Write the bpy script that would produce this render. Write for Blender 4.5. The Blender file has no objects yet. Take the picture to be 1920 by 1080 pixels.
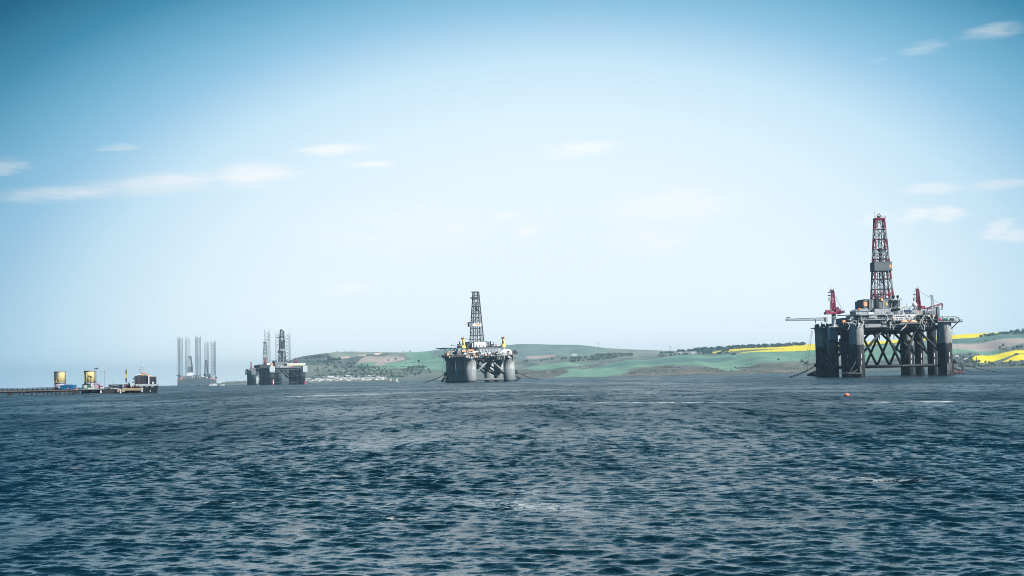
import bpy, math, random
import numpy as np
from mathutils import Vector, Matrix
R = math.radians
rng = random.Random(7)
sc = bpy.context.scene
col = sc.collection

# ------------------------------------------------------------------ camera, sky, sun
IW, IH, FOC, CAMH = 1920, 1080, 2667.0, 4.4
ROLL = R(1.245)
PITCH = math.atan(168 / FOC)
cam = bpy.data.cameras.new('camera')
cam.sensor_width = 36.0
cam.lens = 36.0 * FOC / IW
cam.clip_start = 0.5
cam.clip_end = 60000
camo = bpy.data.objects.new('camera', cam)
col.objects.link(camo)
camo.matrix_world = (Matrix.Translation((0, 0, CAMH)) @ Matrix.Rotation(R(90) + PITCH, 4, 'X')
                     @ Matrix.Rotation(-ROLL, 4, 'Z'))
sc.camera = camo

SUN_EL, SUN_AZ = R(38), R(130)           # azimuth from +Y (view) towards +X (right)
sun = bpy.data.lights.new('sun', 'SUN')
sun.energy = 5.0
sun.angle = R(0.5)
sun.color = (1.0, 0.95, 0.87)
suno = bpy.data.objects.new('sun', sun)
col.objects.link(suno)
sdir = Vector((math.cos(SUN_EL) * math.sin(SUN_AZ), math.cos(SUN_EL) * math.cos(SUN_AZ), math.sin(SUN_EL)))
suno.rotation_euler = (-sdir).to_track_quat('-Z', 'Y').to_euler()
suno.location = (300, -100, 400)

sc.view_settings.view_transform = 'Standard'
sc.view_settings.look = 'None'
EXPOSURE = 0.6
sc.view_settings.exposure = EXPOSURE
sc.view_settings.gamma = 1.0
sc.view_settings.use_curve_mapping = False
sc.render.engine = 'CYCLES'
sc.cycles.use_denoising = True
sc.cycles.filter_width = 0.95
sc.cycles.max_bounces = 5
sc.cycles.diffuse_bounces = 2
sc.cycles.glossy_bounces = 3
sc.cycles.volume_bounces = 0
sc.cycles.caustics_reflective = False
sc.cycles.caustics_refractive = False

HAZE_DENSITY = 7.0e-5


def lin(r, g, b):
    def f(c):
        c /= 255.0
        return c / 12.92 if c <= 0.04045 else ((c + 0.055) / 1.055) ** 2.4
    return (f(r), f(g), f(b), 1.0)


def ray(px, py):
    """direction (per metre of depth) through a point of the photograph"""
    x = (px - IW / 2) / FOC
    y = -(py - IH / 2) / FOC
    c, s = math.cos(-ROLL), math.sin(-ROLL)
    x2, y2 = c * x - s * y, s * x + c * y
    fy, fz = math.cos(PITCH), math.sin(PITCH)
    dy = fy - y2 * fz
    return x2 / dy, (fz + y2 * fy) / dy


def azel(px, py):
    a, e = ray(px, py)
    return math.degrees(math.atan(a)), math.degrees(math.atan(e / math.sqrt(1 + a * a)))


def on_sea(px, py):
    a, e = ray(px, py)
    d = -CAMH / e
    return Vector((a * d, d, 0))


class NT:
    """small helper for node trees"""
    def __init__(self, tree):
        self.t = tree
        self.n = tree.nodes
        self.l = tree.links

    def new(self, typ, **kw):
        nd = self.n.new(typ)
        for k, v in kw.items():
            setattr(nd, k, v)
        return nd

    def inp(self, nd, key, val):
        s = nd.inputs[key]
        if hasattr(val, 'is_output') or isinstance(val, bpy.types.NodeSocket):
            self.l.new(val, s)
        else:
            s.default_value = val

    def math(self, op, a, b=None, c=None, clamp=False):
        nd = self.new('ShaderNodeMath', operation=op, use_clamp=clamp)
        self.inp(nd, 0, a)
        if b is not None:
            self.inp(nd, 1, b)
        if c is not None:
            self.inp(nd, 2, c)
        return nd.outputs[0]

    def mix(self, fac, a, b, mode='MIX'):
        nd = self.new('ShaderNodeMixRGB', blend_type=mode)
        self.inp(nd, 0, fac)
        self.inp(nd, 1, a)
        self.inp(nd, 2, b)
        return nd.outputs[0]

    def noise(self, vec, scale, detail=3, rough=0.55, dist=0.0):
        nd = self.new('ShaderNodeTexNoise')
        if vec is not None:
            self.l.new(vec, nd.inputs['Vector'])
        nd.inputs['Scale'].default_value = scale
        nd.inputs['Detail'].default_value = detail
        nd.inputs['Roughness'].default_value = rough
        nd.inputs['Distortion'].default_value = dist
        return nd

    def remap(self, v, a, b, c=0.0, d=1.0, smooth=True):
        nd = self.new('ShaderNodeMapRange', interpolation_type='SMOOTHSTEP' if smooth else 'LINEAR')
        self.inp(nd, 0, v)
        for k, x in zip((1, 2, 3, 4), (a, b, c, d)):
            nd.inputs[k].default_value = x
        return nd.outputs[0]

    def mapping(self, vec, loc=(0, 0, 0), rot=(0, 0, 0), scl=(1, 1, 1), typ='POINT'):
        nd = self.new('ShaderNodeMapping', vector_type=typ)
        self.l.new(vec, nd.inputs[0])
        nd.inputs['Location'].default_value = loc
        nd.inputs['Rotation'].default_value = rot
        nd.inputs['Scale'].default_value = scl
        return nd.outputs[0]

    def ramp(self, fac, stops, interp='LINEAR'):
        nd = self.new('ShaderNodeValToRGB')
        cr = nd.color_ramp
        cr.interpolation = interp
        while len(cr.elements) < len(stops):
            cr.elements.new(0.5)
        for el, (p, c) in zip(cr.elements, stops):
            el.position = p
            el.color = c
        self.inp(nd, 0, fac)
        return nd.outputs[0]

    def length(self, vec):
        nd = self.new('ShaderNodeVectorMath', operation='LENGTH')
        self.l.new(vec, nd.inputs[0])
        return nd.outputs['Value']

    def vadd(self, a, b):
        nd = self.new('ShaderNodeVectorMath', operation='ADD')
        self.inp(nd, 0, a)
        self.inp(nd, 1, b)
        return nd.outputs[0]


def build_world():
    w = bpy.data.worlds.new('World')
    sc.world = w
    w.use_nodes = True
    n = NT(w.node_tree)
    n.n.clear()
    out = n.new('ShaderNodeOutputWorld')
    bg = n.new('ShaderNodeBackground')
    STR = 0.1
    bg.inputs['Strength'].default_value = STR
    n.l.new(bg.outputs[0], out.inputs[0])
    sky = n.new('ShaderNodeTexSky', sky_type='NISHITA')
    sky.sun_disc = False
    sky.sun_elevation = SUN_EL
    sky.sun_rotation = SUN_AZ
    sky.air_density = 1.0
    sky.dust_density = 1.5
    tc = n.new('ShaderNodeTexCoord')
    sep = n.new('ShaderNodeSeparateXYZ')
    n.l.new(tc.outputs['Generated'], sep.inputs[0])
    X, Y, Z = sep.outputs
    az = n.math('MULTIPLY', n.math('ARCTAN2', X, Y), 57.29578)
    el = n.math('MULTIPLY', n.math('ARCSINE', Z), 57.29578)
    # pale hazy part of the sky ahead; deep blue higher up and round to the sides
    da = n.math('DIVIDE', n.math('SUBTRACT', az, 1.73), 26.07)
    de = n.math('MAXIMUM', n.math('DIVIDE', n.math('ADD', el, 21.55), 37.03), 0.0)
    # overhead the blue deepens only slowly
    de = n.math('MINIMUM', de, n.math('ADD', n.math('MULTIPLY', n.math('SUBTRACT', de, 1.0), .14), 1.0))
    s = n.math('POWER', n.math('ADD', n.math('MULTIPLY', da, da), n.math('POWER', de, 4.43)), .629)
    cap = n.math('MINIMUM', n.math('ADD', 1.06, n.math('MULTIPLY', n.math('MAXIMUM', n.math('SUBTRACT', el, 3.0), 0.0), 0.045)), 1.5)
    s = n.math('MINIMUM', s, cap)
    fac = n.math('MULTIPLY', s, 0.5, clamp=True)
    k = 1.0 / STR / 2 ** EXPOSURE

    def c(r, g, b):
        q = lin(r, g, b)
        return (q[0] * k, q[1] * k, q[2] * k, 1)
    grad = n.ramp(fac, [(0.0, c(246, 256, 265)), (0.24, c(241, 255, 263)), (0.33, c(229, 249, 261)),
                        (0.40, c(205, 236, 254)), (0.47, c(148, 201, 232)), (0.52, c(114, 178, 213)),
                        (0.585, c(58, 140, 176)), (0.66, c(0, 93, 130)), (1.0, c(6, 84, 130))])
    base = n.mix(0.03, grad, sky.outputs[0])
    # greyer air low down away from the bright part
    lo = n.math('EXPONENT', n.math('MULTIPLY', n.math('POWER', n.math('DIVIDE', n.math('ABSOLUTE', el), 6.5), 2.0), -1.0))
    base = n.mix(n.math('MULTIPLY', lo, n.remap(s, .5, 1.05, 0, .5)), base, c(172, 196, 213))
    # clouds: long thin streaks and a few low puffs, in degrees of azimuth and elevation
    comb = n.new('ShaderNodeCombineXYZ')
    n.l.new(az, comb.inputs[0])
    n.l.new(el, comb.inputs[1])
    ae = comb.outputs[0]
    nz = n.noise(n.mapping(ae, scl=(0.22, 1.1, 1)), 1.0, 6, 0.62)
    warp = n.new('ShaderNodeVectorMath', operation='MULTIPLY_ADD')
    n.l.new(nz.outputs['Color'], warp.inputs[0])
    warp.inputs[1].default_value = (2.8, 0.75, 0)
    warp.inputs[2].default_value = (-1.4, -0.375, 0)
    aew = n.vadd(ae, warp.outputs[0])
    fine = n.noise(n.mapping(ae, rot=(0, 0, R(-5)), scl=(0.42, 3.2, 1)), 1.0, 6, 0.68, .6).outputs[0]
    # x0,y0,x1,y1 along the streak, half thickness (px), strength
    streaks = [(-60, 372, 330, 342, 13, .62), (150, 352, 480, 330, 18, .8), (370, 330, 575, 326, 22, .9),
               (400, 318, 520, 312, 12, .7), (545, 288, 712, 272, 12, 1.0), (640, 312, 760, 308, 6, .9),
               (1005, 290, 1180, 272, 13, .75), (-60, 314, 75, 309, 12, .6), (170, 282, 265, 272, 6, .45),
               (1780, 68, 1935, 46, 13, .5), (1675, 100, 1800, 76, 13, .42), (1640, 113, 1685, 110, 6, .4),
               (1690, 356, 1830, 348, 9, .75), (1810, 350, 1970, 338, 11, .6),
               (1100, 395, 1420, 375, 34, .55), (480, 440, 1000, 420, 50, .32), (1120, 450, 1300, 455, 26, .4)]
    puffs = [(1712, 404, 30, 17, .8), (1768, 404, 32, 18, .8), (1878, 432, 26, 18, .75), (1915, 440, 30, 14, .6),
             (875, 430, 22, 14, .6), (940, 405, 26, 14, .6), (995, 436, 24, 13, .8), (1245, 458, 28, 14, .55),
             (655, 540, 36, 14, .4), (1165, 462, 22, 10, .4), (1640, 410, 30, 14, .5)]
    total = None
    for (x0, y0, x1, y1, th, st) in streaks:
        a0, a1 = azel(x0, y0), azel(x1, y1)
        cx, cy = (a0[0] + a1[0]) / 2, (a0[1] + a1[1]) / 2
        L = math.hypot(a1[0] - a0[0], a1[1] - a0[1]) / 2 * 1.12
        ang = math.atan2(a1[1] - a0[1], a1[0] - a0[0])
        m = n.length(n.mapping(aew, (cx, cy, 0), (0, 0, ang), (L, th * 0.0215 * 1.6, 1), 'TEXTURE'))
        v = n.remap(m, 1.05, 0.15, 0, st)
        total = v if total is None else n.math('MAXIMUM', total, v)
    for (x, y, rx, ry, st) in puffs:
        a0 = azel(x, y)
        m = n.length(n.mapping(aew, (a0[0], a0[1], 0), (0, 0, 0), (rx * .0215 * 1.3, ry * .0215 * 1.3, 1), 'TEXTURE'))
        v = n.remap(m, 1.1, 0.2, 0, st)
        total = n.math('MAXIMUM', total, v)
    torn = n.math('ADD', n.math('MULTIPLY', total, 1.15), n.math('MULTIPLY', n.math('SUBTRACT', fine, .5), 1.5))
    cl = n.math('MULTIPLY', n.remap(torn, -.12, 1.6), n.remap(total, .0, .2), clamp=True)
    ccol = n.mix(n.remap(s, 0.55, 1.35, 0.0, 1.0), c(258, 260, 262), c(190, 208, 220))
    full = n.mix(cl, base, ccol)
    # the air low over the sea is brightest
    low = n.math('ADD', 1.0, n.math('MULTIPLY', n.math('EXPONENT', n.math('MULTIPLY', n.math('ABSOLUTE', el), -0.55)), .38))
    full = n.mix(1.0, full, low, 'MULTIPLY')
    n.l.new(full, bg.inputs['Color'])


build_world()


# ------------------------------------------------------------------ mesh and object helpers
class MB:
    def __init__(self):
        self.v, self.f, self.m, self.mi = [], [], [], 0

    def _add(self, vs, fs):
        b = len(self.v)
        self.v.extend([tuple(p) for p in vs])
        for q in fs:
            self.f.append(tuple(b + i for i in q))
            self.m.append(self.mi)
        return self

    def box(self, c, s, rz=0.0, taper=1.0):
        x, y, z = s[0] / 2, s[1] / 2, s[2] / 2
        ca, sa = math.cos(rz), math.sin(rz)
        vs = []
        for dz, t in ((-z, 1.0), (z, taper)):
            for dx, dy in ((-x, -y), (x, -y), (x, y), (-x, y)):
                dx, dy = dx * t, dy * t
                vs.append((c[0] + dx * ca - dy * sa, c[1] + dx * sa + dy * ca, c[2] + dz))
        return self._add(vs, [(0, 3, 2, 1), (4, 5, 6, 7), (0, 1, 5, 4), (1, 2, 6, 5), (2, 3, 7, 6), (3, 0, 4, 7)])

    def box2(self, a, b):
        return self.box([(a[i] + b[i]) / 2 for i in range(3)], [abs(b[i] - a[i]) for i in range(3)])

    def cyl(self, p0, p1, r0, r1=None, n=10, cap=True):
        r1 = r0 if r1 is None else r1
        p0, p1 = Vector(p0), Vector(p1)
        d = p1 - p0
        if d.length < 1e-6:
            return self
        d.normalize()
        up = Vector((0, 0, 1)) if abs(d.z) < 0.95 else Vector((1, 0, 0))
        a = d.cross(up).normalized()
        b = d.cross(a).normalized()
        vs = []
        for p, r in ((p0, r0), (p1, r1)):
            for i in range(n):
                t = 2 * math.pi * (i + .5) / n
                vs.append(p + a * (r * math.cos(t)) + b * (r * math.sin(t)))
        fs = [(i, i + n, (i + 1) % n + n, (i + 1) % n) for i in range(n)]
        if cap:
            fs.append(tuple(range(n)))
            fs.append(tuple(range(2 * n - 1, n - 1, -1)))
        return self._add(vs, fs)

    def bar(self, p0, p1, w):
        return self.cyl(p0, p1, w * 0.7, n=4, cap=True)

    def path(self, pts, r, n=6):
        for a, b in zip(pts[:-1], pts[1:]):
            self.cyl(a, b, r, n=n)
        return self

    def lathe(self, c, prof, n=20):
        vs = []
        for r, z in prof:
            for i in range(n):
                t = 2 * math.pi * i / n
                vs.append((c[0] + r * math.cos(t), c[1] + r * math.sin(t), c[2] + z))
        fs = []
        for k in range(len(prof) - 1):
            for i in range(n):
                j = (i + 1) % n
                fs.append((k * n + i, k * n + j, (k + 1) * n + j, (k + 1) * n + i))
        fs.append(tuple(range(n - 1, -1, -1)))
        fs.append(tuple((len(prof) - 1) * n + i for i in range(n)))
        return self._add(vs, fs)

    def ball(self, c, r, n=12, m=8, sz=1.0):
        return self.lathe(c, [(max(0.01 * r, r * math.sin(math.pi * i / m)), -r * sz * math.cos(math.pi * i / m))
                              for i in range(m + 1)], n)

    def lattice(self, p0, p1, w0, w1, nb, r, rc, faces=4):
        """lattice boom between two points, tapered from width w0 to w1"""
        p0, p1 = Vector(p0), Vector(p1)
        d = (p1 - p0).normalized()
        up = Vector((0, 0, 1)) if abs(d.z) < 0.9 else Vector((0, 1, 0))
        a = d.cross(up).normalized()
        b = d.cross(a).normalized()
        dirs = [(math.cos(2 * math.pi * (i + .5) / faces), math.sin(2 * math.pi * (i + .5) / faces)) for i in range(faces)]

        def pt(k, i):
            t = k / nb
            w = (w0 + (w1 - w0) * t) * 0.7071
            return p0.lerp(p1, t) + a * (dirs[i][0] * w) + b * (dirs[i][1] * w)
        for i in range(faces):
            j = (i + 1) % faces
            self.bar(pt(0, i), pt(nb, i), rc)
            for k in range(nb):
                self.bar(pt(k, i), pt(k, j), r)
                if k % 2:
                    self.bar(pt(k, i), pt(k + 1, j), r)
                else:
                    self.bar(pt(k, j), pt(k + 1, i), r)
        return self

    def mesh(self, name, mats, smooth=False):
        me = bpy.data.meshes.new(name)
        me.from_pydata(self.v, [], self.f)
        for m in (mats if isinstance(mats, (list, tuple)) else [mats]):
            me.materials.append(m)
        if any(self.m):
            me.polygons.foreach_set('material_index', self.m)
        if smooth:
            me.polygons.foreach_set('use_smooth', [len(f) == 4 for f in self.f])
        me.update()
        return me

    def build(self, name, mats, parent=None, smooth=False, kind=None):
        o = bpy.data.objects.new(name, self.mesh(name, mats, smooth))
        col.objects.link(o)
        if parent is not None:
            o.parent = parent
        if kind:
            o['kind'] = kind
        return o


def tag(o, label=None, cat=None, group=None, kind=None):
    if label:
        o['label'] = label
    if cat:
        o['category'] = cat
    if group:
        o['group'] = group
    if kind:
        o['kind'] = kind
    return o


def inst(name, me, parent, loc=(0, 0, 0), rz=0.0, s=(1, 1, 1)):
    o = bpy.data.objects.new(name, me)
    col.objects.link(o)
    o.parent = parent
    o.location = loc
    o.rotation_euler = (0, 0, rz)
    o.scale = s
    return o


def copy_tree(o, parent=None):
    c = o.copy()
    col.objects.link(c)
    if parent is not None:
        c.parent = parent
    for ch in list(o.children):
        copy_tree(ch, c)
    return c


class Frame:
    """a thing standing at a photograph column and a depth; p() turns a point of a photograph crop at local depth v
    into the thing's own coordinates"""
    def __init__(self, name, label, cat, px, D, rot=0.0, crop=(0, 0, 1.0), z=0.0, group=None, cx=None):
        self.ox, self.oy, self.s = crop
        self.D, self.z0 = D, z
        lo, hi = 500.0, 900.0
        for _ in range(40):
            mid = (lo + hi) / 2
            if ray(px, mid)[1] > (z - CAMH) / D:
                lo = mid
            else:
                hi = mid
        self.cx = ray(px, lo)[0] * D if cx is None else cx
        self.c, self.sn = math.cos(R(rot)), math.sin(R(rot))
        self.root = bpy.data.objects.new(name, None)
        col.objects.link(self.root)
        self.root.location = (self.cx, D, z)
        self.root.rotation_euler = (0, 0, R(rot))
        self.root.empty_display_size = 2
        tag(self.root, label, cat, group)

    def p(self, X, Y, v=0.0):
        a, e = ray(self.ox + X / self.s, self.oy + Y / self.s)
        u = (a * (self.D + v * self.c) - self.cx + v * self.sn) / (self.c - a * self.sn)
        wy = self.D + u * self.sn + v * self.c
        return Vector((u, v, CAMH + wy * e - self.z0))

    def m(self, v=0.0):
        """metres per crop pixel"""
        return (self.D + v * self.c) / FOC / self.s

    def fbox(self, name, mat, X0, X1, Y0, Y1, v0, depth, parent=None, rz=None):
        a = self.p((X0 + X1) / 2, Y1, v0)
        b = self.p((X0 + X1) / 2, Y0, v0)
        l = self.p(X0, (Y0 + Y1) / 2, v0)
        r = self.p(X1, (Y0 + Y1) / 2, v0)
        return MB().box2((l.x, v0, a.z), (r.x, v0 + depth, b.z)).build(name, mat, parent or self.root)

    def tube(self, name, mat, pts, r, parent=None, n=6):
        return MB().path([self.p(*q) for q in pts], r, n).build(name, mat, parent or self.root)


# ------------------------------------------------------------------ materials
def mk(name, c, rough=0.65, var=0.3, scale=0.35, streak=0.0, rust=0.0, split=None, metal=0.0, spec=0.4):
    m = bpy.data.materials.new(name)
    m.use_nodes = True
    n = NT(m.node_tree)
    b = n.n['Principled BSDF']
    b.inputs['Roughness'].default_value = rough
    b.inputs['Metallic'].default_value = metal
    b.inputs['Specular IOR Level'].default_value = spec
    tc = n.new('ShaderNodeTexCoord')
    geo = n.new('ShaderNodeObjectInfo')
    pos = n.vadd(tc.outputs['Object'], n.mapping(n.math('MULTIPLY', geo.outputs['Random'], 37.0)))
    base = (c[0], c[1], c[2], 1)
    cur = None
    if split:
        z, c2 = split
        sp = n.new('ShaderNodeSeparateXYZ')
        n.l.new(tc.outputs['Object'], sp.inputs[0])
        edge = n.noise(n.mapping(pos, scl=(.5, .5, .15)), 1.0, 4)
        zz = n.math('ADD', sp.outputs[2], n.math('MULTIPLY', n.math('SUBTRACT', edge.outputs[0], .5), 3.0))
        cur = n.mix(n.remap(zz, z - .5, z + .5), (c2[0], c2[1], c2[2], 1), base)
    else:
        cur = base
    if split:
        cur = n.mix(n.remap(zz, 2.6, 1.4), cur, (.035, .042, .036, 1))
    nz = n.noise(pos, scale, 5, 0.6)
    cur = n.mix(n.remap(nz.outputs[0], .3, .7, 0, var), cur, (c[0] * .35, c[1] * .37, c[2] * .4, 1))
    if streak:
        st = n.noise(n.mapping(pos, scl=(1.3, 1.3, .06)), 1.0, 5, 0.6)
        cur = n.mix(n.remap(st.outputs[0], .48, .72, 0, streak), cur, (.05, .052, .055, 1))
        st2 = n.noise(n.mapping(pos, (7, 3, 1), scl=(1.0, 1.0, .05)), 1.0, 4, 0.6)
        cur = n.mix(n.remap(st2.outputs[0], .55, .75, 0, streak * .8), cur, (.5, .52, .53, 1))
    if rust:
        rs = n.noise(n.mapping(pos, (3, 9, 5), scl=(.5, .5, .12)), 1.0, 5, 0.65)
        cur = n.mix(n.remap(rs.outputs[0], .6, .75, 0, rust), cur, (.28, .1, .035, 1))
    n.inp(b, 'Base Color', cur)
    return m


M = {}
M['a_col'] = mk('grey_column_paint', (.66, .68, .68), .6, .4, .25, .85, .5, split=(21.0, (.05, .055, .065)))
M['a_col_dark'] = mk('dark_column_paint', (.06, .068, .078), .6, .4, .3, .5, .15)
M['a_box'] = mk('pale_blue_grey_paint', (.40, .48, .54), .55, .3, .4, .3, .12)
M['brace'] = mk('black_brace_steel', (.022, .026, .034), .6, .5, .5, .0, .12)
M['dark'] = mk('dark_steel', (.045, .05, .058), .6, .4, .5, .0, .1)
M['mid'] = mk('mid_grey_paint', (.17, .20, .225), .6, .4, .5, .4, .15)
M['light'] = mk('light_grey_paint', (.36, .40, .43), .6, .35, .5, .35, .12)
M['white'] = mk('white_paint', (.72, .74, .76), .5, .2, .6, .12, .06)
M['red'] = mk('crimson_paint', (.22, .008, .038), .5, .35, .5)
M['pink'] = mk('faded_red_paint', (.30, .045, .11), .6, .4, .4)
M['legwhite'] = mk('weathered_white_paint', (.25, .28, .31), .55, .4, .6)
M['oxide'] = mk('red_oxide_paint', (.13, .035, .04), .7, .4, .6)
M['yellow'] = mk('yellow_paint', (.78, .50, .03), .5, .15, .6)
M['orange'] = mk('orange_paint', (.80, .26, .04), .5, .2, .6)
M['paleorange'] = mk('pale_orange_paint', (.85, .42, .22), .5, .25, .8)
M['navy'] = mk('navy_paint', (.03, .05, .10), .5, .3, .5)
M['slate'] = mk('slate_windwall_paint', (.12, .155, .18), .6, .25, .4, .2)
M['glass'] = mk('dark_window_glass', (.02, .028, .035), .15, .1, 1.0, spec=.6)
M['b_col'] = mk('pale_concrete_grey_column', (.42, .45, .46), .65, .45, .2, .85, .5, split=(14.5, (.25, .29, .32)))
M['b_deck'] = mk('grey_deck_paint', (.26, .30, .33), .6, .4, .4, .4, .2)
M['b_derrick'] = mk('dark_derrick_steel', (.03, .037, .045), .6, .3, .4)
M['c_col'] = mk('dark_blue_grey_column', (.15, .18, .21), .6, .35, .2, .5, .1, split=(16.0, (.035, .04, .048)))
M['cream'] = mk('cream_deck_paint', (.72, .68, .52), .6, .2, .3)
M['greyblue'] = mk('pale_sponson_paint', (.45, .53, .56), .6, .2, .3)
M['jack'] = mk('jackup_leg_steel', (.045, .055, .065), .6, .3, .3)
M['jackpale'] = mk('pale_leg_steel', (.30, .29, .33), .6, .3, .3)
M['hull'] = mk('blue_grey_hull_paint', (.075, .11, .14), .6, .3, .1, .3)
M['chain'] = mk('chain_steel', (.02, .022, .025), .7, .2, 1.0)
M['green'] = mk('green_paint', (.02, .16, .10), .5, .2, .8)
M['blue'] = mk('blue_sheet_paint', (.015, .13, .30), .5, .25, .5)
M['rust'] = mk('rusty_timber', (.30, .17, .10), .8, .5, .6)
M['timber'] = mk('dark_wet_timber', (.035, .035, .04), .8, .4, .6)
M['beige'] = mk('beige_fender_timber', (.42, .36, .25), .8, .4, .8)
M['silo'] = mk('faded_yellow_silo_paint', (.88, .74, .36), .6, .12, .35)
M['silogrey'] = mk('grey_bare_steel', (.22, .24, .26), .55, .3, .5, .3)
M['lilac'] = mk('pale_lilac_skirt_paint', (.38, .35, .42), .6, .3, .5, .4)
M['shiphull'] = mk('black_ship_hull', (.012, .016, .022), .35, .2, .3)
M['shipblock'] = mk('dark_navy_plating', (.03, .034, .055), .5, .3, .4, .2)
M['buoy'] = mk('orange_red_buoy', (.90, .19, .12), .28, .12, 3.0, spec=.6)
M['galv'] = mk('galvanised_steel', (.30, .34, .37), .45, .2, 1.0)


# ------------------------------------------------------------------ water
def build_water():
    fine = np.arange(R(-27), R(27), 0.0026)
    left = np.linspace(R(-180), R(-27), 24, endpoint=False)
    right = np.linspace(R(27), R(180), 24, endpoint=False)
    th = np.concatenate([left, fine, right])
    nA = len(th)
    k = 0.0027
    rr = np.exp(np.concatenate([np.arange(math.log(4.0), math.log(20.0), 0.008), np.arange(math.log(20.0), math.log(48.0), k),
                                np.arange(math.log(48.0), math.log(420.0), 0.0017), np.arange(math.log(420.0), math.log(900.0), 0.0026),
                                np.arange(math.log(900.0), math.log(13000.0), 0.006)]))
    nR = len(rr)
    TH, RR = np.meshgrid(th, rr)
    x = (RR * np.sin(TH)).ravel()
    y = (RR * np.cos(TH)).ravel()
    r = RR.ravel()
    bearing = TH.ravel()
    rs = np.random.RandomState(11)
    z = np.zeros_like(x)
    dx = np.zeros_like(x)
    dy = np.zeros_like(x)
    lost = np.zeros_like(x)          # slope variance of the ripples too small for the grid here
    lams = np.exp(rs.uniform(math.log(0.16), math.log(1.3), 130))
    lams = np.concatenate([lams, np.exp(rs.uniform(math.log(1.3), math.log(6), 26))])
    wind = R(-112)
    # slow gusts change the height of the chop from place to place
    gust = np.zeros_like(x)
    for i in range(12):
        L = rs.uniform(9, 70)
        a = rs.uniform(0, 6.28)
        gust += np.sin((x * math.cos(a) + y * math.sin(a)) * 2 * math.pi / L + rs.uniform(0, 6.28))
    gust = np.clip(1.0 + 0.14 * gust / math.sqrt(6), .5, 1.6)
    for L in lams:
        a = wind + rs.normal(0, 0.62)
        kk = 2 * math.pi / L
        if L < 0.5:
            steep = 0.020
        elif L < 1.3:
            steep = 0.0235
        else:
            steep = 0.0205 * (1.3 / L) ** .5
        amp = steep / kk
        ca = np.abs(np.sin(bearing) * math.cos(a) + np.cos(bearing) * math.sin(a))
        rad = np.interp(r, [20, 45, 52, 400, 440, 2000], [.0027, .0027, .0017, .0017, .0027, .006])
        sp = r * np.sqrt((rad * ca) ** 2 + 0.0026 ** 2 * (1 - ca ** 2))
        w = np.clip((L / sp - 1.9) / 1.6, 0, 1)
        lost += (1 - w ** 2) * steep ** 2 / 2
        sel = w > 0
        ph = kk * (x[sel] * math.cos(a) + y[sel] * math.sin(a)) + rs.uniform(0, 6.28)
        A = amp * w[sel] * gust[sel]
        z[sel] += A * np.cos(ph)
        q = 1.0
        dx[sel] -= q * A * math.cos(a) * np.sin(ph)
        dy[sel] -= q * A * math.sin(a) * np.sin(ph)
    co = np.stack([x + dx, y + dy, z], 1).astype(np.float32)
    i = np.arange(nR - 1)[:, None] * nA
    j = np.arange(nA)[None, :]
    j2 = (j + 1) % nA
    q = np.stack([i + j, i + nA + j, i + nA + j2, i + j2], -1).reshape(-1, 4)
    q = q[:, ::-1]
    nq = len(q)
    me = bpy.data.meshes.new('sea')
    me.vertices.add(len(co))
    me.vertices.foreach_set('co', co.ravel())
    me.loops.add(nq * 4)
    me.loops.foreach_set('vertex_index', q.ravel().astype(np.int32))
    me.polygons.add(nq)
    me.polygons.foreach_set('loop_start', np.arange(0, nq * 4, 4, dtype=np.int32))
    me.polygons.foreach_set('use_smooth', np.ones(nq, dtype=bool))
    me.update(calc_edges=True)
    if me.polygons[nA * 10].normal.z < 0:
        me.flip_normals()
    at = me.attributes.new('unresolved_slope', 'FLOAT', 'POINT')
    at.data.foreach_set('value', np.sqrt(lost).astype(np.float32))
    m = bpy.data.materials.new('sea_water')
    m.use_nodes = True
    n = NT(m.node_tree)
    b = n.n['Principled BSDF']
    geo = n.new('ShaderNodeNewGeometry')
    P = geo.outputs['Position']
    # big patches of rougher and smoother water
    patch = n.noise(n.mapping(P, scl=(.011, .0045, 1)), 1.0, 5, 0.6).outputs[0]
    patch2 = n.noise(n.mapping(P, scl=(.05, .022, 1)), 1.0, 4, 0.6).outputs[0]
    pm = n.math('ADD', n.math('MULTIPLY', patch, .6), n.math('MULTIPLY', patch2, .4))
    att = n.new('ShaderNodeAttribute', attribute_name='unresolved_slope')
    lost = att.outputs['Fac']
    # ripples: slopes taken straight from noise so they do not fade with distance
    r1 = n.noise(n.mapping(P, rot=(0, 0, R(18)), scl=(1.7, 3.2, 1)), 1.8, 5, 0.68, .6).outputs['Color']
    r2 = n.noise(n.mapping(P, rot=(0, 0, R(-8)), scl=(.8, .14, 1)), 1.0, 5, 0.7, .3).outputs['Color']
    r3 = n.noise(n.mapping(P, rot=(0, 0, R(10)), scl=(.16, .02, 1)), 1.0, 5, 0.7, .3).outputs['Color']
    lostf = n.remap(lost, .04, .15)
    gu = n.remap(pm, .36, .64, .85, 1.15)

    def slope(colr, a):
        v = n.new('ShaderNodeVectorMath', operation='SUBTRACT')
        n.l.new(colr, v.inputs[0])
        v.inputs[1].default_value = (.5, .5, .5)
        c3 = n.new('ShaderNodeCombineXYZ')
        a2 = n.math('MULTIPLY', a, gu)
        n.l.new(a2, c3.inputs[0])
        n.l.new(a2, c3.inputs[1])
        w = n.new('ShaderNodeVectorMath', operation='MULTIPLY')
        n.l.new(v.outputs[0], w.inputs[0])
        n.l.new(c3.outputs[0], w.inputs[1])
        return w.outputs[0]
    sc_ = n.vadd(slope(r1, n.math('ADD', .72, n.math('MULTIPLY', lostf, .4))),
                 n.vadd(slope(r2, n.math('MULTIPLY', lostf, 1.9)), slope(r3, n.math('MULTIPLY', lostf, .8))))
    nv = n.vadd(geo.outputs['Normal'], sc_)
    nrm = n.new('ShaderNodeVectorMath', operation='NORMALIZE')
    n.l.new(nv, nrm.inputs[0])
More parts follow.
